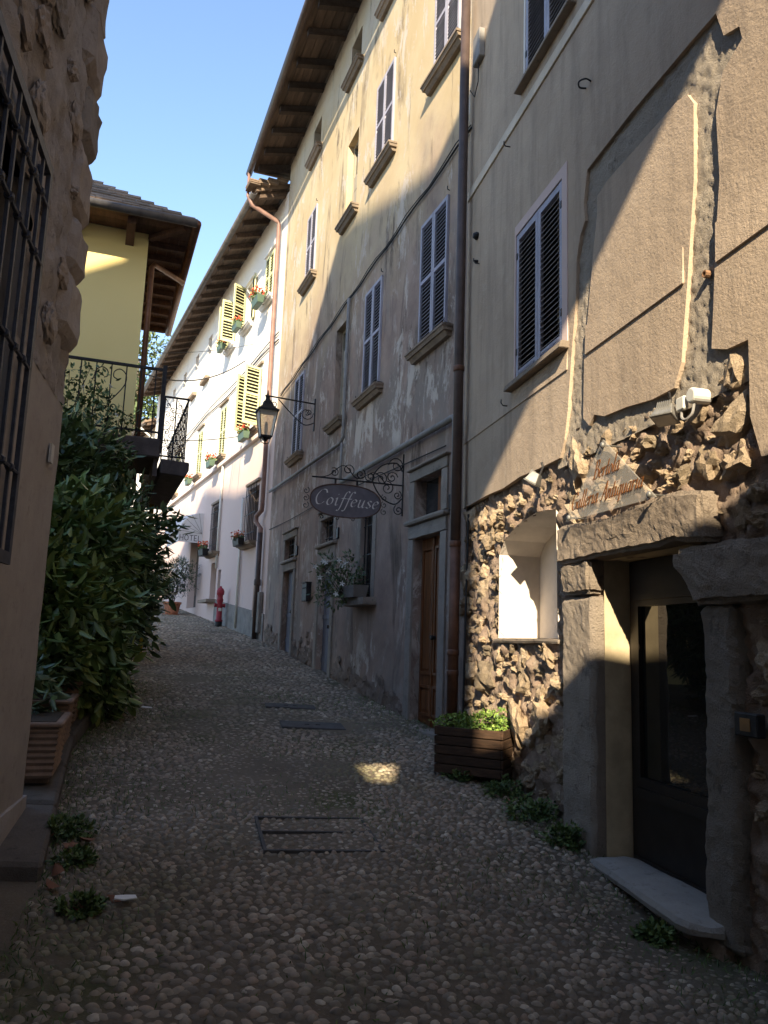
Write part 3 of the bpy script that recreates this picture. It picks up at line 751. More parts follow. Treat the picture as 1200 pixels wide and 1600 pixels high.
# ================================================================== eaves
def slopebox(x0, x1, ya, za, yb, zb, t):
    """bar from (ya,za) to (yb,zb), thickness t upwards"""
    return [(x0,ya,za),(x1,ya,za),(x1,yb,zb),(x0,yb,zb),(x0,ya,za+t),(x1,ya,za+t),(x1,yb,zb+t),(x0,yb,zb+t)]
def eave(parent, x0, x1, o, zg, zw, sp, rw, rh, bm_, rm, gm, gr=.07, nb=5, depth=4.5, ragged=False, sgn=1, roofmat=None, rise=None):
    roof = MB().hexa(slopebox(x0, x1, sgn*o*.98, zg+rh+.03, -sgn*depth, zw+rh+.03+(zw-zg)/o*depth if rise is None else rise, .12)).build('roof', roofmat or SLABST, parent)
    k = (zw-zg)/o
    for i in range(nb):
        ya, yb = o*(i/nb)+.004, o*((i+1)/nb)-.004
        MB().hexa(slopebox(x0, x1, sgn*ya, zw-k*ya+rh, sgn*yb, zw-k*yb+rh, .022)).build('soffit_board', bm_, roof)
    x = x0+.06; me = MB().hexa(slopebox(0, rw, -sgn*.15, zw+k*.15, sgn*(o-.12), zg+k*.12, rh-.004)).mesh('rafter', rm)
    while x < x1-rw:
        place('rafter', me, roof, (x+random.uniform(-.03, .03), 0, 0)); x += sp
    g = MB()
    for s_ in range(9):
        pass
    prof = [(sgn*(o+gr*.7)+gr*math.cos(a), zg+rh*.6+gr*math.sin(a)) for a in [math.pi+math.pi*i/8 for i in range(9)]]
    prof += [(p[0]*1, p[1]+.004) for p in reversed([(sgn*(o+gr*.7)+gr*.9*math.cos(a), zg+rh*.6+gr*.9*math.sin(a)) for a in [math.pi+math.pi*i/8 for i in range(9)]])]
    MB().prism(prof, x0-.05, x1+.05, axis='x').build('gutter', gm, parent, smooth=True)
    return roof

# ================================================================== tall house with the hairdresser's sign
B = FB.thing('weathered_stucco_house', 'tall weathered stucco house with blue grey shutters and deep timber eaves', 'house')
F3 = [(.78, .78), (3.1, .8), (4.8, .62), (7.5, .74)]; F2 = [(1.02, .84), (3.3, .76), (5.02, .56), (7.85, .76)]
AT = [(3.0, .6), (4.85, .6), (7.5, .6)]
Z3, Z2, ZA = (8.93, 10.45), (5.34, 7.04), (11.74, 12.45)
holes = [rect(c-w/2, c+w/2, *Z3) for c, w in F3]+[rect(c-w/2, c+w/2, *Z2) for c, w in F2]+[rect(c-w/2, c+w/2, *ZA) for c, w in AT]
D1 = rect(.62, 1.42, .80, 2.97); T1 = rect(.62, 1.42, 3.20, 3.68); BW = rect(2.97, 3.5, 2.33, 3.58)
D2 = rect(4.9, 5.66, .95, 2.98); T2 = rect(4.9, 5.66, 3.33, 3.74); D3 = rect(7.55, 8.38, 1.26, 3.06); T3 = rect(7.55, 8.38, 3.28, 3.70)
holes += [D1, T1, BW, D2, T2, D3, T3]
MB().prism(rect(.0, 10.06, -.5, 13.0), -.30, 0, holes=holes).build('stucco_wall', STUC, B)
MB().box(.0, 10.06, -5, -.31, -.5, 13.0).build('masonry_core', DARK, B)
def sill(parent, c, w, z, pr=.11, m=SILL):
    a, b_ = c-w/2-.16, c+w/2+.16
    s = MB().hexa([(a, -.02, z-.075), (b_, -.02, z-.075), (b_, pr, z-.075), (a, pr, z-.075), (a, -.02, z-.03), (b_, -.02, z-.03), (b_, pr+.02, z-.03), (a, pr+.02, z-.03)])
    s.box(a-.01, b_+.01, -.02, pr+.03, z-.03, z)
    s.hexa([(a+.03, -.02, z-.13), (b_-.03, -.02, z-.13), (b_-.03, pr*.5, z-.13), (a+.03, pr*.5, z-.13), (a+.03, -.02, z-.075), (b_-.03, -.02, z-.075), (b_-.03, pr*.85, z-.075), (a+.03, pr*.85, z-.075)])
    s.build('window_sill', m, parent)
for i, (c, w) in enumerate(F3+F2):
    top = i < 4; z0, z1 = Z3 if top else Z2
    if i in (2, 6):                       # the two windows without shutters: a boarded frame set back
        f_ = MB().prism(rect(c-w/2, c+w/2, z0, z1), -.16, -.11, holes=[rect(c-w/2+.05, c+w/2-.05, z0+.05, z1-.05)]).build('window', WOODW, B)
        for k in range(4 if not top else 3):
            a = z0+.05+(z1-z0-.1)*k/5; MB().box(c-w/2+.05, c+w/2-.05, -.145, -.12, a+.006, a+(z1-z0-.1)/5-.006).build('board', WOODW, f_)
        MB().box(c-w/2+.05, c+w/2-.05, -.155, -.15, z0+.05, z1-.05).build('pane', GLASSW, f_)
    else:
        MB().box(c-w/2, c+w/2, -.12, -.10, z0, z1).build('window_back', DARK, B)
        for a, b_ in ((c-w/2+.006, c-.003), (c+.003, c+w/2-.006)):
            shutter(B, a, b_, -.005, z0+.01, z1-.01, BLUEG, SLATB, .05, i in (0, 4, 5), .52, .035, True, .042)
        for x in (c-w/2-.10, c+w/2+.10): hook(B, x, z0+.03)
        MB().tube([(c-w/2-.03, .02, z1+.02), (c-w/2-.03, .05, z1+.03), (c-w/2-.03, .05, z1+.07)], .007, 5).build('shutter_pin', IRON, B)
    sill(B, c, w, z0)
for c, w in AT:
    f_ = MB().prism(rect(c-w/2, c+w/2, *ZA), -.22, -.17, holes=[rect(c-w/2+.05, c+w/2-.05, ZA[0]+.05, ZA[1]-.05)]).build('window', WOODD, B)
    MB().box(c-w/2+.05, c+w/2-.05, -.205, -.20, ZA[0]+.05, ZA[1]-.05).build('pane', GLASSW, f_)
    sill(B, c, w, ZA[0])
def stone_door(parent, x0, x1, zb, zd, zt0, zt1, jw, name_mat, kind):
    for a, b_ in ((x0-jw, x0), (x1, x1+jw)):
        block(a, b_, -.26, .03, zb-.12, zd, .004, .12, .01, None, int(a*7)).build('jamb_stone', FRAMEST, parent)
        block(a, b_, -.26, .03, zt0+.004, zt1, .004, .12, .01, None, int(a*9)).build('jamb_stone', FRAMEST, parent)
    block(x0-jw, x1+jw, -.26, .035, zd, zt0-.07, .004, .12, .012, None, int(x0*5)).build('lintel_stone', FRAMEST, parent)
    m = block(x0-jw-.04, x1+jw+.04, -.10, .085, zt0-.07, zt0, .003, .12, .02, None, 3); m.build('transom_moulding', FRAMEST, parent)
    block(x0-jw, x1+jw, -.26, .032, zt1, zt1+.13, .004, .12, .012, None, int(x0*3)).build('lintel_stone', FRAMEST, parent)
    block(x0-jw-.03, x1+jw+.03, -.10, .07, zt1+.13, zt1+.17, .003, .12, .015, None, 4).build('cornice', FRAMEST, parent)
    block(x0-jw-.05, x1+jw+.05, -.26, .14, zb-.10, zb, .005, .1, .015, None, 8).build('threshold_stone', FRAMEST, parent)
    d = MB(); xm = (x0+x1)/2
    leaf = kind
    dm = MB().box(x0+.003, x1-.003, -.14, -.105, zb+.005, zd-.003).build('door', name_mat, parent)
    if leaf == 'panel':
        for a, b_ in ((x0+.06, xm-.03), (xm+.03, x1-.06)):
            for c0, c1 in ((zb+.12, zb+.46), (zb+.58, zd-.12)):
                MB().prism(rect(a, b_, c0, c1), -.105, -.085, holes=[rect(a+.03, b_-.03, c0+.03, c1-.03)]).build('moulding', name_mat, dm)
                MB().box(a+.06, b_-.06, -.105, -.092, c0+.06, c1-.06).build('door_panel', name_mat, dm, bevel=.006)
        MB().box(xm-.008, xm+.008, -.105, -.08, zb+.01, zd-.01).build('meeting_strip', name_mat, dm)
    else:
        n = 5; wv = (x1-x0-.01)/n
        for i in range(n): MB().box(x0+.005+wv*i+.004, x0+.005+wv*(i+1)-.004, -.105, -.092, zb+.02, zd-.02).build('door_board', name_mat, dm, bevel=.003)
        for z in (zb+.42, zd-.9): MB().box(x0+.01, x1-.01, -.092, -.078, z, z+.07).build('cross_rail', name_mat, dm)
    MB().lathe([(.02, 0), (.022, .03), (.03, .04), (.026, .07)], (xm-.08, -.1, zb+1.0), 10, 'y').build('knob', IRON, dm)
    MB().box(x0, x1, -.16, -.14, zt0, zt1).build('transom_pane', GLASSW, parent)
    return dm
stone_door(B, .62, 1.42, .80, 2.97, 3.20, 3.68, .17, WOODO, 'panel')
MB().box(.92, 1.02, -.139, -.12, 3.2, 3.68).build('transom_post', WOODO, B)
stone_door(B, 4.9, 5.66, .95, 2.98, 3.33, 3.74, .15, BLUED, 'board')
stone_door(B, 7.55, 8.38, 1.26, 3.06, 3.28, 3.70, .15, BLUED, 'board')
def bars(parent, x0, x1, z0, z1, y, nv, nh, r=.009, name='window_bar', m=IRON):
    for i in range(nv):
        x = x0+(x1-x0)*(i+.5)/nv; MB().tube([(x, y, z0), (x, y, z1)], r, 5).build(name, m, parent)
    for i in range(nh):
        z = z0+(z1-z0)*(i+.5)/nh; MB().tube([(x0, y-.001, z), (x1, y-.001, z)], r*.9, 5).build(name, m, parent)
for x0, x1, z0, z1 in ((4.9, 5.66, 3.33, 3.74), (7.55, 8.38, 3.28, 3.70)): bars(B, x0, x1, z0, z1, -.07, 5, 2)
f_ = MB().prism(BW, -.15, -.11, holes=[rect(3.02, 3.45, 2.38, 3.53)]).build('window', WOODD, B)
MB().box(3.02, 3.45, -.135, -.13, 2.38, 3.53).build('pane', simple('red_brown_inner_shutter', (.075, .035, .028), .6), f_)
bars(B, 2.97, 3.5, 2.33, 3.58, -.04, 4, 3)
for x0, x1, z0, z1, s_ in ((2.82, 2.97, 2.33, 3.58, 1), (3.5, 3.64, 2.33, 3.58, 2)): block(x0, x1, -.2, .02, z0, z1, .004, .12, .01, None, s_).build('jamb_stone', FRAMEST, B)
block(2.78, 3.68, -.2, .05, 3.58, 3.72, .004, .12, .012, None, 5).build('lintel_stone', FRAMEST, B)
block(2.72, 3.74, -.1, .20, 2.22, 2.33, .004, .1, .012, None, 6).build('window_sill', FRAMEST, B)
# crumbled render at the foot
CRUM = stone('crumbled_render', (.33, .265, .225), (.21, .165, .14), (.11, .09, .08), .3, 1., 18)
def crumb(xa, xb):
    def inside(x, z): return z < gz(*FB.at(x, 0, 0)[:2])+.22+.30*abs(noise.noise(Vector((x*1.3, 3.3, 0))))+.16*noise.noise(Vector((x*5, z*5, 0)))
    relief('crumbled_base', xa, xb, .55, 2.3, .03, lambda x, z: .012+.03*fbm(Vector((x*7, z*7, 5)), 4), inside, CRUM, B)
crumb(1.72, 4.72); crumb(5.84, 7.37); crumb(8.56, 10.0)
bk = make_rocks(CRUM, 5, 2)
for i in range(46):
    x = random.choice([random.uniform(1.75, 4.7), random.uniform(5.9, 7.3), random.uniform(8.6, 9.9)]); g = gz(*FB.at(x, 0, 0)[:2]); w = random.uniform(.08, .26)
    place('footing_stone', bk[i % 5], B, (x, -.02, g+abs(random.gauss(0, .17))), (random.uniform(-.4, .4), random.gauss(0, .3), 0), (w*.6, .055, w*.4))
# pipes, cables, plates
MB().tube([(10.0, .07, 4.98), (4.55, .07, 4.86), (4.48, .05, 4.95), (4.48, .05, 7.3)], .03, 8).build('conduit', PIPEG, B, smooth=True)
MB().tube([(4.5, .06, 4.86), (4.5, .06, 4.22)], .022, 8).build('conduit', PIPEG, B, smooth=True)
MB().tube([(4.4, .07, 4.20), (.22, .07, 4.17), (.16, .07, 4.13), (.15, .07, .95)], .038, 10).build('drain_pipe', PIPEG, B, smooth=True)
cab = [(-.02+i*.4, .03, 7.5-.017*i+.02*math.sin(i*1.7)) for i in range(25)]
MB().tube(cab, .013, 5).build('cable', WIRE, B); MB().tube([(x, y+.01, z+.03+.015*math.sin(x*4)) for x, y, z in cab], .007, 5).build('cable', WIRE, B)
MB().tube([(10.0, .03, 4.12), (8, .03, 4.08), (5.5, .03, 4.08), (3, .03, 4.0), (.5, .03, 3.92)], .008, 5).build('cable', WIRE, B)
for x, z in ((.35, 3.26), (4.66, 3.42), (7.35, 3.40)): MB().box(x-.05, x+.05, .0, .03, z-.09, z+.09).build('meter_plate', IRON, B, bevel=.008)
roofB = eave(B, .05, 10.55, .86, 12.78, 12.98, .78, .12, .15, WOODE, WOODD, BROWNPIPE, .075, 5)
for i in range(5): MB().box(10.56-.0*i, 10.62+.03*i, -1.2, .8-.13*i, 12.95+.05*i, 13.0+.05*i).build('verge_slab', SLABST, roofB)
MB().tube([(10.45, .93, 12.85), (10.45, .93, 12.2), (10.42, .85, 12.0), (10.42, .84, 11.95)], .035, 8).build('downpipe', PINKPIPE, B, smooth=True)

# ================================================================== white house with the green shutters
Cc = FC.thing('white_plaster_house', 'long white house with pale green shutters and flower boxes further up the lane', 'house')
U3 = [(1.3, .72), (3.2, .72), (5.0, .72)]; SM = [(8.15, .55, 10.85, 11.5), (10.2, .55, 10.95, 11.5), (12.4, .55, 10.95, 11.5), (14.6, .55, 10.95, 11.5)]
U2 = [(1.9, .85), (5.35, .75), (8.5, .75), (12.5, .75)]
hl = [rect(c-w/2, c+w/2, 10.05, 11.3) for c, w in U3]+[rect(c-w/2, c+w/2, a, b_) for c, w, a, b_ in SM]+[rect(c-w/2, c+w/2, 6.85, 8.35) for c, w in U2]
G = [(1.55, .95, 3.98, 5.35), (5.4, .9, 4.08, 5.42)]; hl += [rect(c-w/2, c+w/2, a, b_) for c, w, a, b_ in G]
hl += [rect(4.98, 5.68, 2.75, 3.8), rect(4.45, 4.78, 2.4, 3.55), rect(7.5, 8.9, 2.6, 4.75)]
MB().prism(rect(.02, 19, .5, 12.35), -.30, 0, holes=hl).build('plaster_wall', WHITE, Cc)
MB().box(.02, 19, -5, -.31, .5, 12.35).build('masonry_core', DARK, Cc)
MB().hexa([(.05,.0,.8),(4.9,.0,.8),(4.9,.03,.8),(.05,.03,.8),(.05,.0,2.26),(4.9,.0,2.74),(4.9,.03,2.74),(.05,.03,2.26)]).build('plinth', PLINTH, Cc)
for c, w in U3[:1]:
    MB().box(c-w/2, c+w/2, -.12, -.10, 10.05, 11.3).build('window_back', DARK, Cc)
    for a, b_ in ((c-w/2+.005, c-.003), (c+.003, c+w/2-.005)): shutter(Cc, a, b_, -.01, 10.06, 11.29, GREEN, GREEN, .075)
for c, w in U2[1:]:
    MB().box(c-w/2, c+w/2, -.12, -.10, 6.85, 8.35).build('window_back', DARK, Cc)
    for a, b_ in ((c-w/2+.005, c-.003), (c+.003, c+w/2-.005)): shutter(Cc, a, b_, -.01, 6.86, 8.34, GREEN, GREEN, .075)
def open_leaf(x, w, z0, z1, ang):
    """a shutter leaf swung out about its hinge"""
    e = shutter(Cc, 0, w, -.018, z0, z1, GREEN, GREEN, .085); e.location = (x, .03, 0); e.rotation_euler = (0, 0, ang); return e
for c, w, z0, z1 in [(3.2, .72, 10.05, 11.3), (5.0, .72, 10.05, 11.3), (1.9, .85, 6.85, 8.35)]:
    f_ = MB().prism(rect(c-w/2, c+w/2, z0, z1), -.2, -.15, holes=[rect(c-w/2+.06, c-.02, z0+.06, z1-.06), rect(c+.02, c+w/2-.06, z0+.06, z1-.06)]).build('window', WINT, Cc)
    MB().box(c-w/2+.05, c+w/2-.05, -.185, -.18, z0+.05, z1-.05).build('pane', GLASSW, f_)
open_leaf(3.56, .42, 10.06, 11.29, R(118)); open_leaf(4.64, .42, 10.06, 11.29, R(100)); open_leaf(5.36, .42, 10.06, 11.29, R(122)); open_leaf(2.84, .36, 10.06, 11.29, R(175))
open_leaf(1.475, .45, 6.86, 8.34, R(108)); open_leaf(2.325, .45, 6.86, 8.34, R(112))
for c, w, a, b_ in SM: MB().box(c-w/2, c+w/2, -.26, -.25, a, b_).build('small_window_pane', GLASSW, Cc)
for c, w in U3: sill(Cc, c, w, 10.05, .12, WHITE); MB().box(c-w/2-.12, c+w/2+.12, .0, .05, 11.36, 11.42).build('window_hood', WHITE, Cc)
for c, w in U2: sill(Cc, c, w, 6.85, .12, SILL); MB().box(c-w/2-.12, c+w/2+.12, .0, .06, 8.45, 8.51).build('window_hood', SILL, Cc)
for c in (8.3, 10.3): MB().box(c-.45, c+.45, .0, .14, 9.95, 10.06).build('stone_shelf', SILL, Cc)
MB().box(.05, 19, .0, .10, 6.52, 6.62).build('string_course', WHITE, Cc)
for c, w, a, b_ in G:
    MB().box(c-w/2, c+w/2, -.2, -.19, a, b_).build('window_pane', GLASSW, Cc)
    bars(Cc, c-w/2-.02, c+w/2+.02, a, b_+.05, .07, 7, 3, .011)
    sill(Cc, c, w, a, .2, SILL); MB().box(c-w/2-.1, c+w/2+.1, 0, .07, b_+.08, b_+.14).build('window_hood', SILL, Cc)
for x0, x1, z0, z1 in ((4.98, 5.68, 2.75, 3.8), (4.45, 4.78, 2.4, 3.55)): MB().box(x0, x1, -.2, -.18, z0, z1).build('cellar_hatch', simple('dark_hatch_wood', (.07, .055, .05), .7), Cc)
MB().box(4.8, 5.9, 0, .28, 2.66, 2.75).build('stone_bench', SILL, Cc, bevel=.01)
dd = MB().box(7.5, 8.9, -.26, -.22, 2.6, 4.75).build('door', simple('dark_hotel_door', (.06, .05, .05), .6), Cc)
MB().box(8.25, 8.85, -.22, -.21, 3.0, 4.6).build('pane', GLASSW, dd)
for x, z0, z1, m in ((.78, 2.2, 3.95, WHITE), (2.35, 1.95, 5.2, PLASTW), (4.85, 3.6, 6.5, PLASTW)): MB().tube([(x, .05, z0), (x, .05, z1)], .035, 8).build('vent_pipe', m, Cc, smooth=True)
MB().box(.2, .55, .01, .10, 1.85, 2.75).build('meter_cabinet', PLINTH, Cc, bevel=.01)
P = MB().tube([(.38, .88, 12.15), (.38, .80, 11.95), (.40, .12, 11.7), (.40, .10, 11.6), (.40, .10, 4.75), (.42, .10, 4.62), (.62, .16, 4.5), (.62, .16, 4.36), (.42, .10, 4.2), (.42, .10, 1.7)], .055, 10).build('downpipe', PINKPIPE, Cc, smooth=True)
MB().tube([(.42, .10, 4.1), (.42, .10, 1.68)], .058, 10).build('iron_section', BROWNPIPE, P, smooth=True)
MB().lathe([(.075, 2.9), (.08, 2.92), (.08, 3.0), (.07, 3.04)], (.42, .10, 0), 12).build('collar', BROWNPIPE, P)
cb = [(.1+i*.8, .03, 7.55+.01*math.sin(i*2)+.05*i*.2) for i in range(16)]
MB().tube([(x, y, 8.62+.06*math.sin(x)) for x, y, z in cb], .016, 5).build('cable', WIRE, Cc)
MB().tube([(x, y, 8.78+.04*math.sin(x+1)) for x, y, z in cb], .012, 5).build('cable', WIRE, Cc)
roofC = eave(Cc, .15, 18.8, .78, 12.05, 12.32, .72, .13, .14, WOODE, WOODE, GUTG, .075, 4)
for i in range(6):
    for j in range(4):
        MB().box(.05+.0*j, .45+random.uniform(-.06, .06), .72-.22*j-random.uniform(0, .04), .96-.22*j, 12.30+.07*j+.0*i+random.uniform(0, .02)+(.045*(i-2) if i > 2 else 0), 12.335+.07*j+random.uniform(0, .02)+(.045*(i-2) if i > 2 else 0)).build('roof_slab', SLABST, roofC) if i in (0, 3, 4) else None

# the next house beyond it
E2 = Face(FC.at(19.02, -.2, 0)[:2], 30); Ee = E2.thing('far_cream_house', 'cream house at the bend beyond the long white house', 'house')
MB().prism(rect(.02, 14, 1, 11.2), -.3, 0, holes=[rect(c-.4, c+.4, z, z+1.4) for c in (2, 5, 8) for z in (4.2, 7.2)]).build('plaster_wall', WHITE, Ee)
MB().box(.02, 14, -5, -.31, 1, 11.2).build('masonry_core', DARK, Ee)
for c in (2, 5, 8):
    for z in (4.2, 7.2):
        for a, b_ in ((c-.4, c-.003), (c+.003, c+.4)): shutter(Ee, a, b_, -.01, z, z+1.4, WOODD, WOODD, .09)
eave(Ee, .0, 14, .7, 10.95, 11.2, .8, .13, .14, WOODE, WOODE, GUTG)
MB().tube([(.3, .8, 10.9), (.3, .1, 10.4), (.3, .06, 3)], .05, 8).build('downpipe', PLASTW, Ee, smooth=True)

# ================================================================== stone corner building on the left
Dd = FD.thing('stone_corner_house', 'near old stone house on the left edge with iron window grille', 'house')
win = rect(-2.6, -1.36, 2.2, 4.05)
relief('patched_wall', -5.5, .01, 3.2, 7.2, .03, lambda x, z: .02+.035*fbm(Vector((x*2.2, z*2.2, 8)), 4)+.02*fbm(Vector((x*8, z*8, 2)), 3), lambda x, z: not inpoly(x, z, win), OLDWALL, Dd, -1)
relief('smooth_wall', -5.5, .01, .6, 3.22, .05, lambda x, z: .02+.012*fbm(Vector((x*1.5, z*1.5, 8)), 3), lambda x, z: not inpoly(x, z, win), OLDPL, Dd, -1)
block(-5.5, .06, -.05, .5, -.2, .72, .008, .12, .02).build('plinth', OLDPL, Dd)
MB().prism(rect(-5.5, .0, -.2, 7.2), .03, .3, holes=[win]).build('masonry_skin', OLDWALL, Dd)
MB().box(-5.5, .0, .301, 5.5, -.2, 7.2).build('masonry_core', OLDWALL, Dd)
MB().hexa(slopebox(-5.7, .15, -.45, 7.15, 2.9, 8.2, .15)).build('roof', SLABST, Dd)
z = 3.55; i = 0
while z < 7.1:
    h = random.uniform(.40, .56); w = (.34 if i % 2 else .50)+random.uniform(-.05, .05); pr = random.uniform(.02, .07)
    block(-w, pr, -.055-random.uniform(0, .03), .42, z, z+h-.012, .022, .07, .07, None, i+20).build('quoin_stone', QUOIN, Dd); z += h; i += 1
dk = make_rocks(QUOIN, 6, 3, .2)
for i in range(64):
    x = random.uniform(-2.4, -.42); z = random.uniform(3.4, 7.0)
    if inpoly(x, z, rect(-2.8, -1.2, 2, 4.25)): continue
    w = random.uniform(.08, .26); place('wall_stone', dk[i % 6], Dd, (x, -.028, z), (0, random.gauss(0, .5), 0), (w*.7, .045, w*.55))
y = -.075
gf = MB(); gx1, gx0 = -1.24, -2.75
for x0, x1, z0, z1 in ((gx0, gx1, 4.13, 4.19), (gx0, gx1, 2.04, 2.10), (gx1-.05, gx1, 2.1, 4.13), (gx0, gx0+.05, 2.1, 4.13)): gf.box(x0, x1, y-.012, y+.012, z0, z1)
for z0 in (2.07, 4.16):
    for x0 in (gx1-.03, gx0+.03): gf.box(x0-.02, x0+.02, y+.012, .0, z0-.02, z0+.02)
gf = gf.build('window_grille', GRILLE, Dd)
for k in range(7):
    x = gx1-.19-.175*k; MB().box(x-.011, x+.011, y-.008, y+.008, 2.1, 4.13).build('grille_bar', GRILLE, gf)
for z in (2.5, 3.05, 3.62, 3.95):
    MB().tube([(gx0+.02, y-.004, z), (gx1-.02, y-.004, z)], .011, 6).build('grille_bar', GRILLE, gf)
    for k in range(7): MB().lathe([(.02, -.02), (.024, 0), (.02, .02)], (gx1-.19-.175*k, y-.004, z), 7, 'x').build('collar', GRILLE, gf)
reveal(win, .18, .0, OLDPL, Dd, 'window_reveal')
f_ = MB().prism(win, .17, .21, holes=[rect(-2.52, -2.02, 2.28, 3.97), rect(-1.94, -1.44, 2.28, 3.97)]).build('window', WOODD, Dd)
MB().box(-2.55, -1.4, .20, .205, 2.25, 4.0).build('pane', GLASSW, f_)
MB().box(-.33, -.25, -.045, -.03, 2.76, 2.88).build('small_plate', PLASTW, Dd)

# ================================================================== yellow house with the balcony
Y = FY.thing('yellow_plaster_house', 'yellow house on the left with overhanging eaves and an iron balcony', 'house')
MB().box(.0, 4.1, .0, 7.5, .3, 8.12).build('plaster_wall', YELLOW, Y)
ox0, ox1, oy0, oy1, ez = -.60, 4.3, -.63, 8.1, 8.02
rise = math.tan(R(37)); hx = (ox1-ox0)/2; rz_ = ez+.1+hx*rise
rf = MB().add([(ox0, oy0, ez+.1), (ox1, oy0, ez+.1), (ox1, oy1, ez+.1), (ox0, oy1, ez+.1), (ox0+hx, oy0+hx, rz_-.06), (ox0+hx, oy1-hx, rz_-.06)],
              [(0, 1, 4), (1, 2, 5, 4), (2, 3, 5), (3, 0, 4, 5), (0, 3, 2, 1)]).build('roof', SLABST, Y)
# stone slabs in courses on the slopes that show
tm = [MB().hexa([(-.02, 0, 0), (w, 0, 0), (w, .02, .0), (-.02, .02, .0), (-.02, 0, .03), (w, .01, .03), (w, .3, .02), (-.02, .3, .02)]) for w in (.3, .36, .42)]
cr = math.cos(math.atan(rise)); sr = math.sin(math.atan(rise))
nt_ = 0
for row in range(9):
    d = -.04+row*.26                                 # distance up the slope
    run = d*cr; lo = oy0+run; hi = 5.0
    p = lo
    while p < hi and nt_ < 150:
        w = random.uniform(.24, .44)
        m = MB(); t_ = random.uniform(.025, .045); j = random.uniform(-.03, .03)
        a = (ox0+run*1+j*cr, ez+.105+run*rise+j*sr)
        b_ = (ox0+(d+.34)*cr, ez+.105+(d+.34)*cr*rise)
        q = min(p+w, 8)
        m.hexa([(a[0], p, a[1]), (a[0], q, a[1]), (b_[0], q, b_[1]), (b_[0], p, b_[1]), (a[0]-.01, p, a[1]+t_), (a[0]-.01, q, a[1]+t_), (b_[0], q, b_[1]+t_*.5), (b_[0], p, b_[1]+t_*.5)]).build('roof_slab', SLABST, rf)
        p += w+.006; nt_ += 1
for i in range(4):                                    # soffit boards, both sides
    MB().box(ox0+.15*i+.003, ox0+.15*i+.147, oy0, 7.4, ez+.05, ez+.072).build('soffit_board', WOODY, rf)
    MB().box(.01, ox1-.01, oy0+.155*i+.003, oy0+.155*i+.152, ez+.05, ez+.072).build('soffit_board', WOODY, rf)
for k in range(9): MB().box(.18+.47*k, .28+.47*k, oy0+.05, .0, ez-.05, ez+.049).build('rafter', WOODY, rf)
for yy in (.22, 1.0, 1.8, 2.6): MB().hexa([(-.48, yy, ez-.06), (0, yy, ez-.20), (0, yy+.13, ez-.20), (-.48, yy+.13, ez-.06), (-.48, yy, ez+.049), (0, yy, ez+.049), (0, yy+.13, ez+.049), (-.48, yy+.13, ez+.049)]).build('rafter', WOODY, rf)
MB().tube([(-.02, -.02, ez-.02), (-.5, -.52, ez+.02)], .06, 4).build('hip_rafter', WOODY, rf)
gm = MB().tube([(ox0-.05, 7.5, ez+.06), (ox0-.05, oy0-.05, ez+.06)], .065, 10).build('gutter', GUTG, Y, smooth=True)
MB().tube([(ox0-.05, oy0-.05, ez+.06), (ox1, oy0-.05, ez+.06)], .065, 10).build('gutter', COPPER, Y, smooth=True)
MB().tube([(1.5, oy0-.05, ez+.0), (1.2, oy0-.03, ez-.12), (.35, -.14, ez-.28), (.20, -.09, ez-.40), (.2, -.09, 4.0)], .045, 8).build('downpipe', COPPER, Y, smooth=True)
# front balcony: slab, posts, bars, hearts
BM = simple('dark_balcony_slab', (.085, .065, .06), .9, 0, .4, 6, .4)
MB().prism([(-1.02, 4.22), (0, 4.15), (0, 4.50), (-1.02, 4.50)], -.38, 3.2).build('balcony_slab', BM, Y, bevel=.02)
rl = MB().box(-.93, -.88, -.36, 3.0, 5.54, 5.575).build('balcony_railing', IRON, Y)
MB().box(-.92, -.89, -.36, 3.0, 4.60, 4.625).build('bottom_rail', IRON, rl)
for k in range(15):
    yy = -.24+.205*k; MB().box(-.915, -.895, yy-.009, yy+.009, 4.5, 5.54).build('baluster', IRON, rl)
MB().box(-.94, -.87, -.39, -.33, 4.3, 5.62).build('corner_post', IRON, rl)
for cy in (.38, 1.6):
    for sg in (1, -1):
        pts = [(-.905, cy+sg*u, 4.98+v) for u, v in [(0, 0), (.10, .12), (.20, .28), (.21, .42), (.13, .5), (.05, .46), (.04, .38), (.09, .35)]]
        MB().tube(smooth(pts), .008, 5).build('scroll', IRON, rl)
        MB().tube([(-.905, cy+sg*a, b_) for a, b_ in scroll(.06, 4.9, .055, 1.2, math.pi/2, -1, 14)], .007, 5).build('scroll', IRON, rl)
# side balcony over the lane with its scrolled end panel
MB().prism([(-.40, 4.0), (-.74, 3.98), (-.80, 4.08), (-.80, 4.20), (-.40, 4.22)], -1.0, 2.4, axis='x').build('balcony_slab', BM, Y, bevel=.015)
MB().box(-.95, 2.3, -.36, -.30, 3.96, 4.5).build('balcony_beam', BM, Y)
rl = MB().box(-.95, -.92, -.74, -.38, 5.14, 5.165).build('balcony_railing', IRON, Y)
MB().box(-.95, 2.3, -.74, -.715, 5.11, 5.14).build('hand_rail', IRON, rl); MB().box(-.95, -.92, -.74, -.38, 4.26, 4.28).build('bottom_rail', IRON, rl)
for yy in (-.725, -.56, -.40): MB().box(-.945, -.925, yy-.009, yy+.009, 4.2, 5.14).build('baluster', IRON, rl)
for k in range(12): MB().box(-.7+.26*k, -.68+.26*k, -.735, -.718, 4.2, 5.11).build('baluster', IRON, rl)
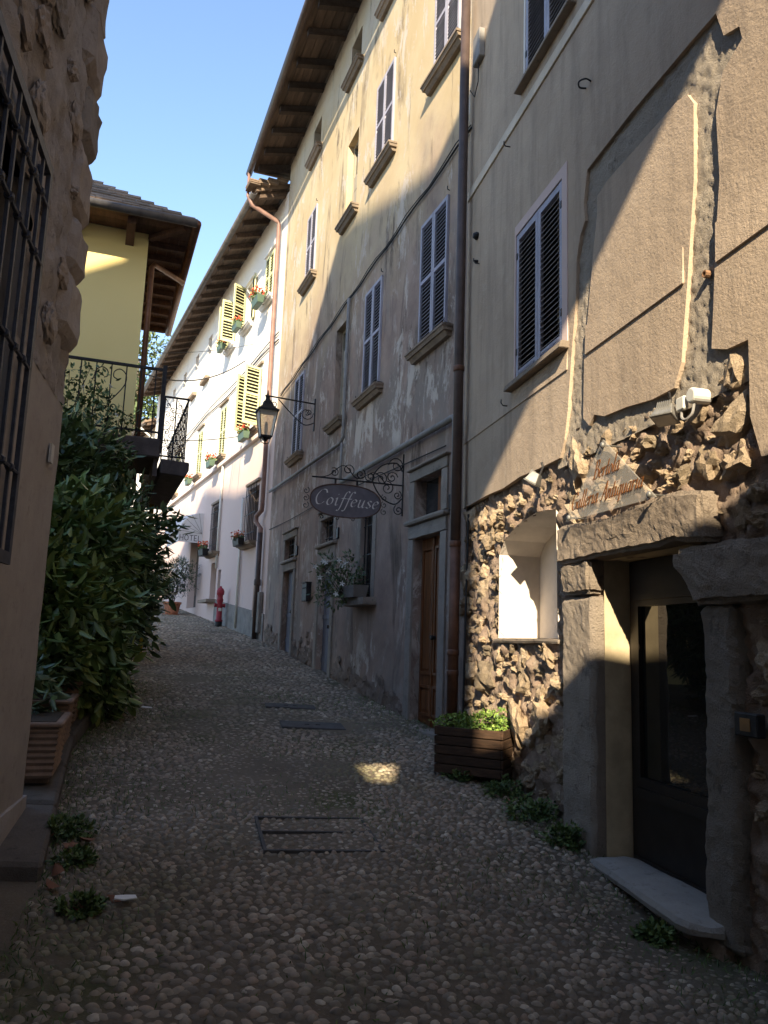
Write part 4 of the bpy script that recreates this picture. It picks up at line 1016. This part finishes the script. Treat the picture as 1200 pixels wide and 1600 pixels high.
for cy in (-.645, -.48):
    for r_, (cz, dz) in enumerate(((4.34, 1), (4.47, -1), (4.60, 1), (4.73, -1), (4.86, 1), (5.0, -1))):
        for sg in (1, -1):
            MB().tube([(-.935, a, b_) for a, b_ in scroll(cy+sg*.035, cz+.03*sg, .05, 1.3, 0 if sg > 0 else math.pi, sg*dz, 14)], .006, 4).build('scroll', IRON, rl)
    MB().tube(smooth([(-.935, cy-.07, 4.3), (-.935, cy+.06, 4.55), (-.935, cy-.06, 4.85), (-.935, cy+.07, 5.12)]), .006, 4).build('scroll', IRON, rl)
MB().tube([(1.9, -.5, 4.0), (1.9, -.5, 1.4)], .04, 8).build('gas_pipe', YPIPE, Y, smooth=True)

# ================================================================== unseen wall added behind the viewer, outlined to cast shadows on the fronts
shadow_me = MB().prism([(-16, -3), (8, -3), (8, 15.7), (-.1, 15.7), (-.64, 15.9), (-1.2, 17.0), (-2.0, 18.7), (-2.43, 19.4), (-3.2, 18.9), (-4.2, 19.7), (-5.0, 19.2), (-5.9, 20.2), (-7.0, 21.8), (-7.9, 23.1), (-16, 23.4)], -5.3, -5.0,
    holes=[rect(-.11, 3.2, 7.72, 10.62), [(-7.2, 16.0), (-5.6, 17.3), (-5.5, 17.8), (-7.2, 17.8)], [(-1.20, 7.88), (-.80, 7.93), (-.80, 7.38), (-.96, 7.38)]]).mesh('shadow_wall', BLOCKER)  # openings let sun patches onto the rubble wall, yellow front and cobbles
blk = thing('shadow_blocker', 'added unseen wall behind the viewer, cut to shape the shadows on the house fronts', 'house', (0, -5, float(gz(0, -5))))
place('shadow_wall', shadow_me, blk, (0, 5, -float(gz(0, -5))))
MB().box(-15.9, 7.9, -6.5, -.31, -2.5, 7.6).build('blocker_body', BLOCKER, blk)  # unseen bulk added behind the shadow wall, below its openings

# ================================================================== things on the walls
# oval hairdresser's sign on its scrolled bracket, at right angles to the wall
S = FB.thing('hanging_sign', 'oval slate coloured Coiffeuse sign hanging from a scrolled iron bracket', 'sign', 1.85, 0, 3.43)
bd = MB(); n = 40; ov = []
for i in range(n):
    a = 2*math.pi*i/n; ov.append((.76+.455*math.copysign(abs(math.cos(a))**.85, math.cos(a)), .205*math.copysign(abs(math.sin(a))**.85, math.sin(a))))
bd.prism(ov, -.012, .012, axis='x'); bd = bd.build('sign_board', SIGNC, S)
rim = MB().tube([(-.013, a, b_) for a, b_ in ov]+[(-.013, *ov[0])], .008, 5).build('rim', simple('rusted_rim', (.13, .075, .06), .8, 0, .5, 20), bd)
for m in lettering('Coiffeuse', .19, lambda u, v, d: (-.0125-d, .75-u, -.065+v), .003, .085, .3, 30, .055): m.build('letter', SIGNW, bd)
br = MB()
br.tube([(0, .01, -.12), (0, .01, .68)], .011, 5); br.tube([(0, .0, .27), (0, 1.2, .27)], .010, 5)
br.tube(smooth([(0, .02, .10), (0, .12, .02), (0, .30, .10), (0, .42, .32), (0, .3, .5), (0, .1, .55), (0, .02, .45)]), .009, 5)
for cx, cz, r_, a0, d_ in ((.10,.52,.11,0,1), (.22,.22,.09,1.5,1), (.16,.36,.08,3,-1), (.30,.33,.09,.5,1), (.45,.34,.07,0,-1), (.58,.36,.07,2,1), (.74,.40,.08,4,-1), (.92,.35,.06,1,1), (.06,-.05,.07,1,-1), (.08,.14,.06,2,1)):
    br.tube([(0, a, b_) for a, b_ in scroll(cx, cz, r_, 1.5, a0, d_, 18)], .007, 4)
br.tube(smooth([(0, .25, .28), (0, .4, .40), (0, .62, .3), (0, .8, .45), (0, 1.0, .3), (0, 1.18, .27)]), .007, 4)
br.build('bracket', IRON, S)
for y in (.62, .90): MB().box(-.006, .006, y-.012, y+.012, .19, .275).build('hanger', IRON, S)
for sg in (1, -1):
    e = MB()
    for r_ in range(3): e.tube([(0, .76+sg*(.475+.0*r_)+sg*a, b_) for a, b_ in scroll(.03, -.09+.09*r_, .045, 1.2, 2, 1, 12)], .005, 4)
    e.build('edge_scroll', IRON, S)
e = MB()
for k in range(4): e.tube([(0, .76-.3+.2*k+a, b_) for a, b_ in scroll(0, -.22, .035, 1.2, 0, 1, 12)], .005, 4)
e.build('edge_scroll', IRON, S)

# lantern
Lm = FB.thing('wall_lantern', 'old street lantern on a scrolled wall bracket beside the green shutters', 'lantern', 6.55, 0, 5.25)
a = MB(); a.tube([(0, 0, .82), (0, .95, .86)], .014, 6); a.box(-.015, .015, .0, .02, .3, .92)
a.tube(smooth([(0, .02, .45), (0, .2, .40), (0, .45, .58), (0, .7, .82)]), .010, 5)
for cx, cz, r_, a0, d_ in ((.16,.62,.13,3,1), (.78,.72,.08,1,-1), (.12,.64,.06,0,1)): a.tube([(0, u, v) for u, v in scroll(cx, cz, r_, 1.4, a0, d_, 18)], .008, 5)
a.build('bracket', IRON, Lm)
def sq(z, r): return [(-r, -r, z), (r, -r, z), (r, r, z), (-r, r, z)]
def frust(m, c, z0, r0_, z1, r1): m.hexa([(x, y+c, z) for x, y, z in sq(z0, r0_)+sq(z1, r1)])
c = .90; cap = MB(); frust(cap, c, .55, .19, .58, .19); frust(cap, c, .58, .17, .70, .07); frust(cap, c, .70, .075, .74, .075); frust(cap, c, .74, .05, .82, .03); cap.lathe([(.04, .82), (.045, .84), (.02, .87), (.008, .96)], (0, c, 0), 10)
cap.build('cap', IRON, Lm)
g = MB(); vs = [(x, y+c, z) for x, y, z in sq(.10, .10)+sq(.55, .165)]; g.add(vs, [(0,1,5,4), (1,2,6,5), (2,3,7,6), (3,0,4,7)]); g.build('glass', LAMPG, Lm, fix=False)
fr = MB()
for sx_ in (1, -1):
    for sy in (1, -1): fr.tube([(sx_*.10, c+sy*.10, .08), (sx_*.168, c+sy*.168, .56)], .010, 5)
frust(fr, c, .07, .105, .10, .105); frust(fr, c, .0, .02, .07, .07)
for k in range(4): fr.tube([(.1*math.cos(k*1.57), c+.1*math.sin(k*1.57), .08), (.07*math.cos(k*1.57), c+.07*math.sin(k*1.57), -.02), (0, c, -.05)], .008, 5)
fr.build('frame', IRON, Lm); MB().lathe([(.02, .10), (.03, .2), (.03, .32), (.015, .36)], (0, c, 0), 10).build('lamp_bulb', PLASTW, Lm, smooth=True)

# acrylic triangle of the antiques gallery
T = FA.thing('glass_sign', 'triangular clear glass sign with bronze script above the antiques doorway', 'sign', 0, .12, 0)
gp = MB().prism([(-3.18, 3.09), (-3.80, 2.60), (-2.62, 2.62)], 0, .010).build('glass_plate', ACRYL, T)
for x, z in ((-3.19, 3.05), (-3.74, 2.625), (-2.69, 2.64)): MB().lathe([(.006, -.12), (.006, .0), (.012, .0), (.012, .012), (.02, .013), (.02, .024), (.012, .03)], (x, 0, z), 10, 'y').build('standoff_bolt', ALU, T, smooth=True)
for m in lettering('Bertola', .115, lambda u, v, d: (-3.22-u, .011+d, 2.845+v-.0*u), .004, .10, .45, 30, .0): m.build('letter', GOLD, gp)
for m in lettering('Galleria Antiquaria', .115, lambda u, v, d: (-3.19-u, .011+d, 2.685+v), .004, .10, .45, 30, .0): m.build('letter', GOLD, gp)
# floodlights
def flood(x, z, label, yaw, tilt):
    t = FA.thing('floodlight', label, 'floodlight', x, .10, z, 'floodlights over the rubble wall'); t.rotation_euler = (tilt, 0, FA.rz+yaw); t.scale = (.78, .78, .78)
    MB().hexa([(-.055, -.04, -.04), (.055, -.04, -.04), (.055, -.04, .04), (-.055, -.04, .04), (-.085, .07, -.07), (.085, .07, -.07), (.085, .07, .07), (-.085, .07, .07)]).build('housing', ALU, t, bevel=.006)
    MB().box(-.09, .09, .07, .082, -.075, .075).build('bezel', ALU, t, bevel=.004)
    MB().box(-.075, .075, .082, .085, -.06, .06).build('lens', FLG, t)
    for k in range(7): MB().box(-.05+.016*k, -.045+.016*k, -.05, .05, .04, .062).build('cooling_fin', ALU, t)
    MB().tube([(0, -.03, -.03), (0, -.12, -.02), (.0, -.16, .02)], .012, 6).build('arm', IRON, t)
flood(-2.02, 3.07, 'small square floodlight over the white niche', R(-40), R(-60)); flood(-3.88, 3.09, 'ribbed floodlight above the glass sign beside the white round box', R(30), R(-68))
t = FA.thing('junction_box', 'round white junction box beside the ribbed floodlight', 'junction box', -4.10, .03, 3.12)
MB().lathe([(.042, -.05), (.044, 0), (.044, .055), (.04, .062), (.034, .065)], (0, 0, 0), 20, 'y').build('box', PLASTW, t, smooth=False)
MB().box(.06, .14, .03, .065, -.06, .02).build('cable_box', PLASTW, t, bevel=.008)
MB().tube(smooth([(0, .04, -.04), (.005, .05, -.10), (.05, .06, -.125), (.095, .055, -.10), (.10, .05, -.055)], 4), .008, 6).build('conduit', PIPEG, t)

# letter box
t = FB.thing('letter_box', 'black letter box on the stucco between the two blue doors', 'letter box', 6.35, 0, 2.56)
MB().box(-.16, .16, .0, .09, -.16, .16).build('case', IRON, t, bevel=.008); MB().box(-.12, .12, .09, .095, .06, .08).build('slot', DARK, t); MB().box(-.17, .17, .0, .11, .16, .175).build('lid', IRON, t)

# ------------------------------------------------------------------ plants
def stems(parent, pts, mat=BARK, name='stem'):
    m = MB()
    for p, q, r_ in pts:
        p, q = Vector(p), Vector(q); mid = (p+q)/2+Vector((random.uniform(-.1, .1), random.uniform(-.1, .1), random.uniform(-.05, .1)))*(p-q).length
        m.tube(smooth([tuple(p), tuple(mid), tuple(q)], 3), [r_, r_*.9, r_*.8, r_*.65, r_*.55, r_*.45, r_*.35][:7], 5)
    return m.build(name, mat, parent)
def bush(name, label, cat, base, blobs, n, L, W, mat, nind=0, group=None, droop=.3, shell=.5, stemr=.02, out=.8):
    e = thing(name, label, cat, base, 0, group)
    bl = [((c[0]-base[0], c[1]-base[1], c[2]-base[2]), r_) for c, r_ in blobs]
    stems(e, [((random.uniform(-.06, .06), random.uniform(-.06, .06), -.02), (c[0]+r_[0]*random.uniform(-.5, .5), c[1]+r_[1]*random.uniform(-.5, .5), c[2]+r_[2]*random.uniform(-.2, .5)), stemr) for c, r_ in bl for _ in range(4)])
    cl = leaf_cloud(n, bl, L, W, droop, shell, out)
    if nind: split_leaves(e, cl, mat, nind, L, W)
    else:
        f_ = place('foliage', leaves_mesh('foliage', cl, mat), e); f_['kind'] = 'stuff'
    return e
g_ = gz(-3.3, 7.9)
bush('laurel_bush', 'lighter green laurel bush at the front over the clay troughs', 'bush', (-3.25, 7.9, g_), [((-3.15, 7.6, 1.75), (.72, .95, .62)), ((-3.35, 8.3, 2.5), (.75, .9, .75)), ((-3.05, 8.3, 1.35), (.52, .75, .5)), ((-3.3, 7.3, 2.2), (.5, .6, .6))], 7500, .175, .07, LAUREL, 300, 'laurel bushes', .35, .5)
bush('laurel_bush', 'large dark laurel bush reaching out over the lane below the balcony', 'bush', (-3.9, 9.8, gz(-3.9, 9.8)), [((-3.62, 9.8, 2.75), (.98, 1.1, .85)), ((-4.15, 9.6, 3.6), (.95, 1.1, .75)), ((-3.42, 9.6, 2.0), (.75, 1.0, .6)), ((-4.3, 9.2, 2.7), (1.0, 1.2, 1.2))], 15000, .165, .06, LAUREL2, 0, 'laurel bushes', .2, .5)
bush('laurel_bush', 'low dark laurel growing against the house wall behind the troughs', 'bush', (-3.9, 8.2, gz(-3.9, 8.2)), [((-3.8, 8.3, 1.6), (.7, 1.0, .9)), ((-3.5, 8.9, 1.2), (.6, .9, .55)), ((-2.98, 6.95, 1.42), (.34, .6, .30)), ((-2.75, 6.2, 1.25), (.28, .4, .24))], 5600, .13, .05, LAUREL2, 0, 'laurel bushes', .3, .5)
e = bush('climbing_rose', 'loose rose bush climbing the balcony railing', 'bush', (-4.5, 10.9, gz(-4.5, 10.9)), [((-4.55, 10.85, 4.75), (.75, .35, .45)), ((-4.9, 10.8, 5.3), (.3, .3, .5)), ((-4.15, 10.95, 4.95), (.3, .22, .32)), ((-4.35, 10.9, 5.35), (.5, .18, .14)), ((-3.85, 11.05, 4.72), (.35, .25, .2)), ((-4.7, 10.6, 4.3), (.8, .5, .4))], 2100, .075, .042, ROSE, 0, None, .1, .25, .012)
for k in range(16):
    p = (-4.5+random.uniform(-.7, .75)+4.5, random.uniform(-.35, .0), 4.75+random.uniform(-.4, .6)-gz(-4.5, 10.9)); n = 7
    cl = (np.tile(np.array(p), (n, 1)), unit(RNG.normal(size=(n, 3))+np.array([0, -.6, .3])), unit(RNG.normal(size=(n, 3))), np.full(n, .04), np.full(n, .035))
    place('rose_bloom', leaves_mesh('rose_bloom', cl, PETW), e)

# window plant with white flowers on the tall house
t = FB.thing('window_trough', 'grey trough on the barred window sill of the stucco house', 'flower box', 3.3, .17, 2.33)
MB().hexa([(-.36, -.09, 0), (.36, -.09, 0), (.36, .09, 0), (-.36, .09, 0), (-.4, -.11, .16), (.4, -.11, .16), (.4, .11, .16), (-.4, .11, .16)]).build('trough', PLINTH, t); MB().box(-.37, .37, -.09, .09, .15, .165).build('soil', SOIL, t)
p0 = FB.at(3.45, .25, 2.42)
e = bush('flowering_shrub', 'dark leafy shrub with white star flowers spilling from the barred window', 'shrub', p0, [((p0[0], p0[1], p0[2]+.12), (.34, .30, .24)), ((p0[0]-.22, p0[1]-.05, p0[2]+.28), (.2, .2, .28)), ((p0[0]+.1, p0[1], p0[2]+.32), (.16, .18, .28)), ((p0[0]-.2, p0[1], p0[2]-.08), (.25, .22, .16))], 900, .075, .022, LAUREL2, 0, None, .1, .3, .008)
for k in range(13):
    a = random.uniform(0, 6.28); p = np.array((random.uniform(-.4, .3), random.uniform(-.35, -.1), random.uniform(-.2, .45)))
    n = 5; D_ = np.array([[math.cos(a+i*1.257), -.25, math.sin(a+i*1.257)] for i in range(n)]); U_ = unit(np.cross(D_, np.array([[0, -1., 0]]*n)))
    place('star_flower', leaves_mesh('star_flower', (np.tile(p, (n, 1)), unit(D_), U_, np.full(n, .045), np.full(n, .02)), PETW), e)

# flower boxes of the white house
fb = [(1.2, 9.92, 'flower box under the topmost closed shutters, nearest the downpipe', .3), (3.25, 10.0, 'flower box beside the upper open shutter of the white house', .3), (5.05, 10.0, 'furthest flower box on the top floor of the white house', .3),
      (1.75, 6.62, 'flower box beside the lantern under the big open shutters', .34), (5.4, 6.62, 'middle flower box on the string course of the white house', .3), (8.55, 6.62, 'furthest flower box on the string course of the white house', .3),
      (1.6, 3.98, 'dark flower box on the nearest barred window of the white house', .36), (5.5, 4.08, 'dark flower box on the further barred window of the white house', .32)]
for i, (x, z, lb, w) in enumerate(fb):
    t = FC.thing('flower_box', lb+' with red flowers' if 'dark' not in lb else lb, 'flower box', x, .30, z, 'flower boxes of the white house'); t.scale = (random.uniform(.72, .9),)*3
    MB().hexa([(-w, -.08, -.12), (w, -.08, -.12), (w, .08, -.12), (-w, .08, -.12), (-w-.03, -.11, .10), (w+.03, -.11, .10), (w+.03, .11, .10), (-w-.03, .11, .10)]).build('box', GRNBOX if i < 6 else IRON, t, bevel=.01)
    MB().box(-w, w, -.09, .09, .085, .105).build('soil', SOIL, t)
    for xx in (-w*.7, w*.7): MB().tube([(xx, -.34, .05), (xx, .10, .05)], .008, 4).build('bracket', IRON, t)
    n = 120; P_ = np.stack([RNG.uniform(-w, w, n), RNG.uniform(-.12, .14, n), RNG.uniform(.08, .2, n)], 1); D_ = unit(RNG.normal(size=(n, 3))+np.array([0, .3, .7])); U_ = unit(np.cross(D_, unit(RNG.normal(size=(n, 3)))))
    f_ = place('foliage', leaves_mesh('foliage', (P_, D_, U_, np.full(n, .08), np.full(n, .05)), ROSE), t); f_['kind'] = 'stuff'
    n = 70; P_ = np.stack([RNG.uniform(-w, w, n), RNG.uniform(-.14, .16, n), RNG.uniform(.17, .34, n)], 1); D_ = unit(RNG.normal(size=(n, 3))+np.array([0, .3, .5])); U_ = unit(np.cross(D_, unit(RNG.normal(size=(n, 3)))))
    f_ = place('blossom', leaves_mesh('blossom', (P_, D_, U_, np.full(n, .065), np.full(n, .06)), PETR), t); f_['kind'] = 'stuff'

# plank planter against the downpipe
px, py, _ = FA.at(-1.08, .22, 0); t = thing('plank_planter', 'dark stained plank planter box against the foot of the rubble wall', 'planter', (px, py, gz(px, py)), R(-52))
Wp, Dp, Hp = .29, .20, .40
for k in range(5):
    z0 = .05+k*.078
    MB().box(-Wp, Wp, -Dp-.02, -Dp, z0, z0+.07).build('plank', PLANK, t, bevel=.004); MB().box(-Wp, Wp, Dp, Dp+.02, z0, z0+.07).build('plank', PLANK, t, bevel=.004)
    MB().box(-Wp-.02, -Wp, -Dp-.018, Dp+.018, z0, z0+.07).build('plank', PLANK, t, bevel=.004); MB().box(Wp, Wp+.02, -Dp-.018, Dp+.018, z0, z0+.07).build('plank', PLANK, t, bevel=.004)
MB().box(-Wp+.01, Wp-.01, -Dp+.01, Dp-.01, .04, .40).build('soil', SOIL, t)
for sx_ in (-1, 1):
    for sy in (-1, 1): MB().box(sx_*(Wp-.06)-.03, sx_*(Wp-.06)+.03, sy*(Dp-.06)-.03, sy*(Dp-.06)+.03, -.08, .06).build('foot', PLANK, t)
t.rotation_euler = (R(2), 0, R(-28))
bz = gz(px, py)+.42
bush('herb_plant', 'bright green trailing herb growing in the plank planter', 'plant', (px, py, bz), [((px, py, bz+.02), (.30, .2, .09)), ((px+.08, py-.08, bz+.05), (.2, .16, .12)), ((px-.2, py+.05, bz+.03), (.17, .15, .09))], 1500, .035, .022, HERB, 0, None, .2, .4, .004)

# weeds at the foot of the wall and in the gutter
wl = [(1.00, 6.62, .16, 'grass tuft under the plank planter'), (1.12, 6.05, .20, 'leafy weed at the wall foot between planter and doorstep'), (1.27, 5.62, .17, 'leafy weed nearest the doorstep corner'), (.72, 7.0, .12, 'small weed left of the plank planter'),
      (1.45, 4.35, .11, 'low weed in the cobbles below the doorstep'), (-1.83, 5.02, .15, 'weed beside the dry leaves at the foot of the left ledge'), (-1.62, 4.62, .10, 'low weed at the lower end of the left ledge'), (-1.38, 4.05, .10, 'mossy weed by the white paper scrap')]
for x, y, r_, lb in wl:
    z = gz(x, y); bush('weed', lb, 'weed', (x, y, z), [((x, y, z+r_*.35), (r_, r_*.9, r_*.5)), ((x+r_*.4, y+r_*.3, z+r_*.25), (r_*.7, r_*.7, r_*.35))], int(900*r_/.2), .035, .02, WEED, 0, 'weeds in the lane', .0, .2, .003)
# loose grass and moss between stones
n = 9000; gx = []; 
while len(gx) < n:
    y = random.uniform(2.6, 11); xl, xr = edge(LEFT, y), edge(RIGHT, y); x = random.uniform(xl, xr)
    e_ = min(x-xl, xr-x); k = noise.noise(Vector((x*.8, y*.8, 7.7)))
    if random.random() < (.9*math.exp(-e_/.22) + .5*max(0, k)): gx.append((x, y, gz(x, y)+.004))
P_ = np.array(gx); D_ = unit(RNG.normal(size=(n, 3))*.6+np.array([0, 0, .8])); U_ = unit(np.cross(D_, unit(RNG.normal(size=(n, 3)))))
o = place('grass', leaves_mesh('grass', (P_, D_, U_, RNG.uniform(.015, .05, n), np.full(n, .006)), WEED)); tag(o, 'short grass and moss growing between the cobbles', 'grass', None, 'stuff')
# fallen leaves, paper
lm = one_leaf(DEADL, .09, .06)
dl = [(-1.85, 5.05), (-1.78, 4.85), (-1.72, 4.78), (-1.62, 4.95), (-1.7, 4.55), (-1.55, 4.25), (-1.42, 4.1), (-1.3, 4.2), (-1.62, 4.4), (1.05, 6.35), (1.0, 6.25)]
for i, (x, y) in enumerate(dl):
    o = place('dry_leaf', lm, None, (x, y, gz(x, y)+.035), (random.uniform(-.4, .4), random.uniform(-.4, .4), random.uniform(0, 6)), (1.1, 1.1, 1.5))
    tag(o, 'dry brown leaf lying by the foot of the left ledge' if x < 0 else 'dry brown leaf lying near the plank planter', 'leaf', 'fallen leaves at the left' if x < 0 else 'fallen leaves by the planter')
for x, y, w, lb in ((-1.2, 4.18, .055, 'white scrap of paper on the cobbles at the left'), (-2.55, 9.1, .06, 'white scrap at the foot of the dark laurel')):
    o = MB().prism([(-w, -.3*w), (-.2*w, -.5*w), (w, -.1*w), (.9*w, .5*w), (0, .45*w), (-.9*w, .3*w)], 0, .006, axis='z').build('paper_scrap', PAPER); o.location = (x, y, gz(x, y)+.032); o.rotation_euler = (.15, .1, .4); tag(o, lb, 'paper')

# stone ledge with the ribbed clay troughs
LEDGE = stone('dark_ledge_stone', (.17, .145, .125), (.11, .092, .08), (.07, .06, .05), 0, .6, 14)
t = thing('stone_ledge', 'low dark stone ledge along the left side under the troughs', 'ledge', (0, 0, 0))
def lz(x, y, h): return gz(x, y)+h
for i, ((xa, ya), (xb, yb)) in enumerate([((-1.70, 4.38), (-2.02, 5.35)), ((-2.03, 5.37), (-2.32, 6.25)), ((-2.33, 6.27), (-2.62, 7.17)), ((-2.62, 7.19), (-2.85, 8.3)), ((-2.86, 8.32), (-3.1, 9.7))]):
    w = .75; h = .09+.012*i
    m = MB().hexa([(xa, ya, lz(xa, ya, -.1)), (xb, yb, lz(xb, yb, -.1)), (xb-w, yb-.1, lz(xb, yb, -.1)), (xa-w, ya-.1, lz(xa, ya, -.1)), (xa, ya, lz(xa, ya, h)), (xb, yb, lz(xb, yb, h)), (xb-w, yb-.1, lz(xb, yb, h+.02)), (xa-w, ya-.1, lz(xa, ya, h+.02))])
    m.build('kerb_stone', LEDGE, t, bevel=.02)
for i, (x, y, lb) in enumerate(((-2.42, 5.95, 'nearest ribbed clay trough on the ledge'), (-2.68, 6.78, 'second ribbed clay trough on the ledge'), (-2.95, 7.7, 'ribbed clay trough deepest under the laurel'))):
    e = thing('clay_trough', lb, 'planter', (x, y, gz(x, y)+.11), R(107), 'ribbed clay troughs on the ledge')
    m = MB(); L_, D_2 = .36, .13
    for k in range(8):
        z0 = .02+.042*k; gk = .02*k/8
        m.hexa([(-L_-gk, -D_2-gk, z0), (L_+gk, -D_2-gk, z0), (L_+gk, D_2+gk, z0), (-L_-gk, D_2+gk, z0), (-L_-gk-.012, -D_2-gk-.012, z0+.02), (L_+gk+.012, -D_2-gk-.012, z0+.02), (L_+gk+.012, D_2+gk+.012, z0+.02), (-L_-gk-.012, D_2+gk+.012, z0+.02)])
        m.hexa([(-L_-gk-.012, -D_2-gk-.012, z0+.02), (L_+gk+.012, -D_2-gk-.012, z0+.02), (L_+gk+.012, D_2+gk+.012, z0+.02), (-L_-gk-.012, D_2+gk+.012, z0+.02), (-L_-gk, -D_2-gk, z0+.042), (L_+gk, -D_2-gk, z0+.042), (L_+gk, D_2+gk, z0+.042), (-L_-gk, D_2+gk, z0+.042)])
    m.build('ribbed_body', CLAYP, e); MB().box(-L_-.05, L_+.05, -D_2-.05, D_2+.05, .356, .39).build('rim', CLAYP, e, bevel=.01)
    MB().box(-L_, L_, -D_2, D_2, .37, .395).build('soil', SOIL, e)
    for sx_ in (-1, 1): MB().box(sx_*.25-.05, sx_*.25+.05, -.11, .11, -.02, .02).build('foot', CLAYP, e)

# hydrant
x, y, _ = FC.at(3.4, .22, 0); t = thing('hydrant', 'red pillar hydrant standing against the white house', 'hydrant', (x, y, gz(x, y)), R(20))
MB().lathe([(.085, -.02), (.09, .0), (.09, .12), (.08, .14)], n=14).build('base', IRON, t, smooth=True)
MB().lathe([(.075, .12), (.10, .14), (.10, .17), (.075, .19), (.07, .62), (.085, .66), (.085, .7), (.07, .74), (.07, .80), (.095, .83), (.10, .92), (.07, .98), (.03, 1.0), (.03, 1.04)], n=14).build('barrel', REDP, t, smooth=True)
for sg in (1, -1): MB().lathe([(.04, 0), (.045, .1), (.055, .11), (.055, .14)], (0, 0, .55), 10, 'x').build('outlet', REDP, t).scale = (sg, 1, 1)
MB().box(-.04, .04, -.078, -.073, .40, .48).build('sticker', PLASTW, t)
# awning
t = FC.thing('awning', 'white dome awning lettered HOTEL over the far doorway', 'awning', 8.2, 0, 4.75)
m = MB(); na, nr = 10, 6; hw = 1.0; vs = []
for i in range(nr+1):
    a = math.pi/2*i/nr
    for j in range(na+1):
        u = -1+2*j/na; vs.append((u*hw*(1-.12*(1-math.sin(a))**2), .95*math.cos(a)*(1-.25*abs(u)**3)+.0, .05+.72*math.sin(a)*(1-.10*u*u)))
m.add(vs, [(i*(na+1)+j, i*(na+1)+j+1, (i+1)*(na+1)+j+1, (i+1)*(na+1)+j) for i in range(nr) for j in range(na)])
m.build('canopy', CANV, t, fix=False)
for u in (-1, 1): MB().prism([(0, .05)]+[(.95*math.cos(math.pi/2*i/nr)*.75, .05+.72*math.sin(math.pi/2*i/nr)*.9) for i in range(nr+1)], u*hw-.01, u*hw+.01, axis='x').build('side_panel', CANV, t)
vl = MB().box(-1.0, -.99, .0, .72, -.22, .06).build('valance', CANV, t); MB().box(-1, 1, .71, .72, -.22, .06).build('valance', CANV, t)
for m in lettering('HOTEL', .17, lambda u, v, d: (-1.0-d, .36-u, -.17+v), .004, .1, 0, 0, .05, False): m.build('letter', INK, vl)
for k in range(5):
    a = R(18*k+6); MB().tube([(-1.008, .02, .06), (-1.012, .70*math.cos(a), .06+.64*math.sin(a))], .008, 4).build('rib', PIPEG, t)
# potted oleanders beside the doorway
for x_, o_, sc, lb in ((7.2, .75, 1., 'nearer potted oleander with white flowers below the awning'), (9.3, 1.15, .9, 'further potted oleander behind, half hidden by the laurel')):
    x, y, _ = FC.at(x_, o_, 0); z = gz(x, y)
    t = thing('flower_pot', 'red clay pot of the '+('nearer' if sc == 1 else 'further')+' oleander by the hotel doorway', 'flower pot', (x, y, z), 0, 'oleander pots')
    MB().lathe([(.16, .0), (.19, .05), (.24, .3), (.27, .31), (.27, .37), (.22, .37), (.2, .3)], n=18).build('pot', CLAY, t, smooth=False); MB().lathe([(.21, .28), (.21, .33)], n=14).build('soil', SOIL, t); MB().lathe([(.24, -.03), (.26, .02)], n=16).build('saucer', CLAY, t)
    e = bush('oleander_plant', lb, 'shrub', (x, y, z+.33), [((x, y, z+1.1), (.72*sc, .5*sc, .55*sc)), ((x-.2, y, z+.85), (.45*sc, .4*sc, .4*sc)), ((x+.15, y, z+1.35), (.35*sc, .35*sc, .35*sc))], 2600, .12, .024, OLEA, 0, 'oleander pots', -.2, .3, .012)
    for k in range(14):
        p = np.array((random.uniform(-.5, .5)*sc, random.uniform(-.5, -.1)*sc, random.uniform(.5, 1.35)*sc)); n = 9; D_ = unit(RNG.normal(size=(n, 3))+np.array([0, -.5, .4]))
        place('white_bloom', leaves_mesh('white_bloom', (np.tile(p, (n, 1))+RNG.normal(size=(n, 3))*.03, D_, unit(np.cross(D_, unit(RNG.normal(size=(n, 3))))), np.full(n, .06), np.full(n, .04)), PETW), e)
# cables across the lane
def cable(label, a, b_, sag, r_):
    a, b_ = Vector(a), Vector(b_); pts = [a.lerp(b_, i/14)-Vector((0, 0, sag*4*(i/14)*(1-i/14))) for i in range(15)]
    tag(MB().tube(pts, r_, 5).build('cable_span', WIRE), label, 'cable', 'cables across the lane')
cable('thick sagging cable from the yellow house to the white house', FY.at(3.6, .1, 7.0), FC.at(3.1, .04, 9.05), .42, .014)
cable('thin upper cable from the yellow house to the white house', FY.at(3.6, .1, 7.3), FC.at(2.3, .04, 9.25), .1, .006)
cable('low taut cable running beside the balcony to the white house', FY.at(1.0, .5, 4.9), FC.at(3.0, .04, 6.95), .1, .01)
# tree on the hill behind the roofs
x, y = -17., 52.; t = thing('hillside_tree', 'pale green tree showing above the far gutter beside the yellow house', 'tree', (x, y, gz(x, y)))
MB().tube([(0, 0, -.5), (.2, 0, 5), (.1, .2, 10), (0, 0, 15)], [.4, .32, .22, .08], 8).build('trunk', BARK, t, smooth=True)
cl = leaf_cloud(5200, [((0, 0, 14), (3., 3, 3.4)), ((1.6, 0, 12), (2.2, 2.2, 2)), ((-1.8, 0, 12.5), (2.2, 2.2, 2.2)), ((0, 0, 10.5), (3, 3, 2))], .34, .16, .1, .3)
f_ = place('crown', leaves_mesh('crown', cl, TREEL), t)
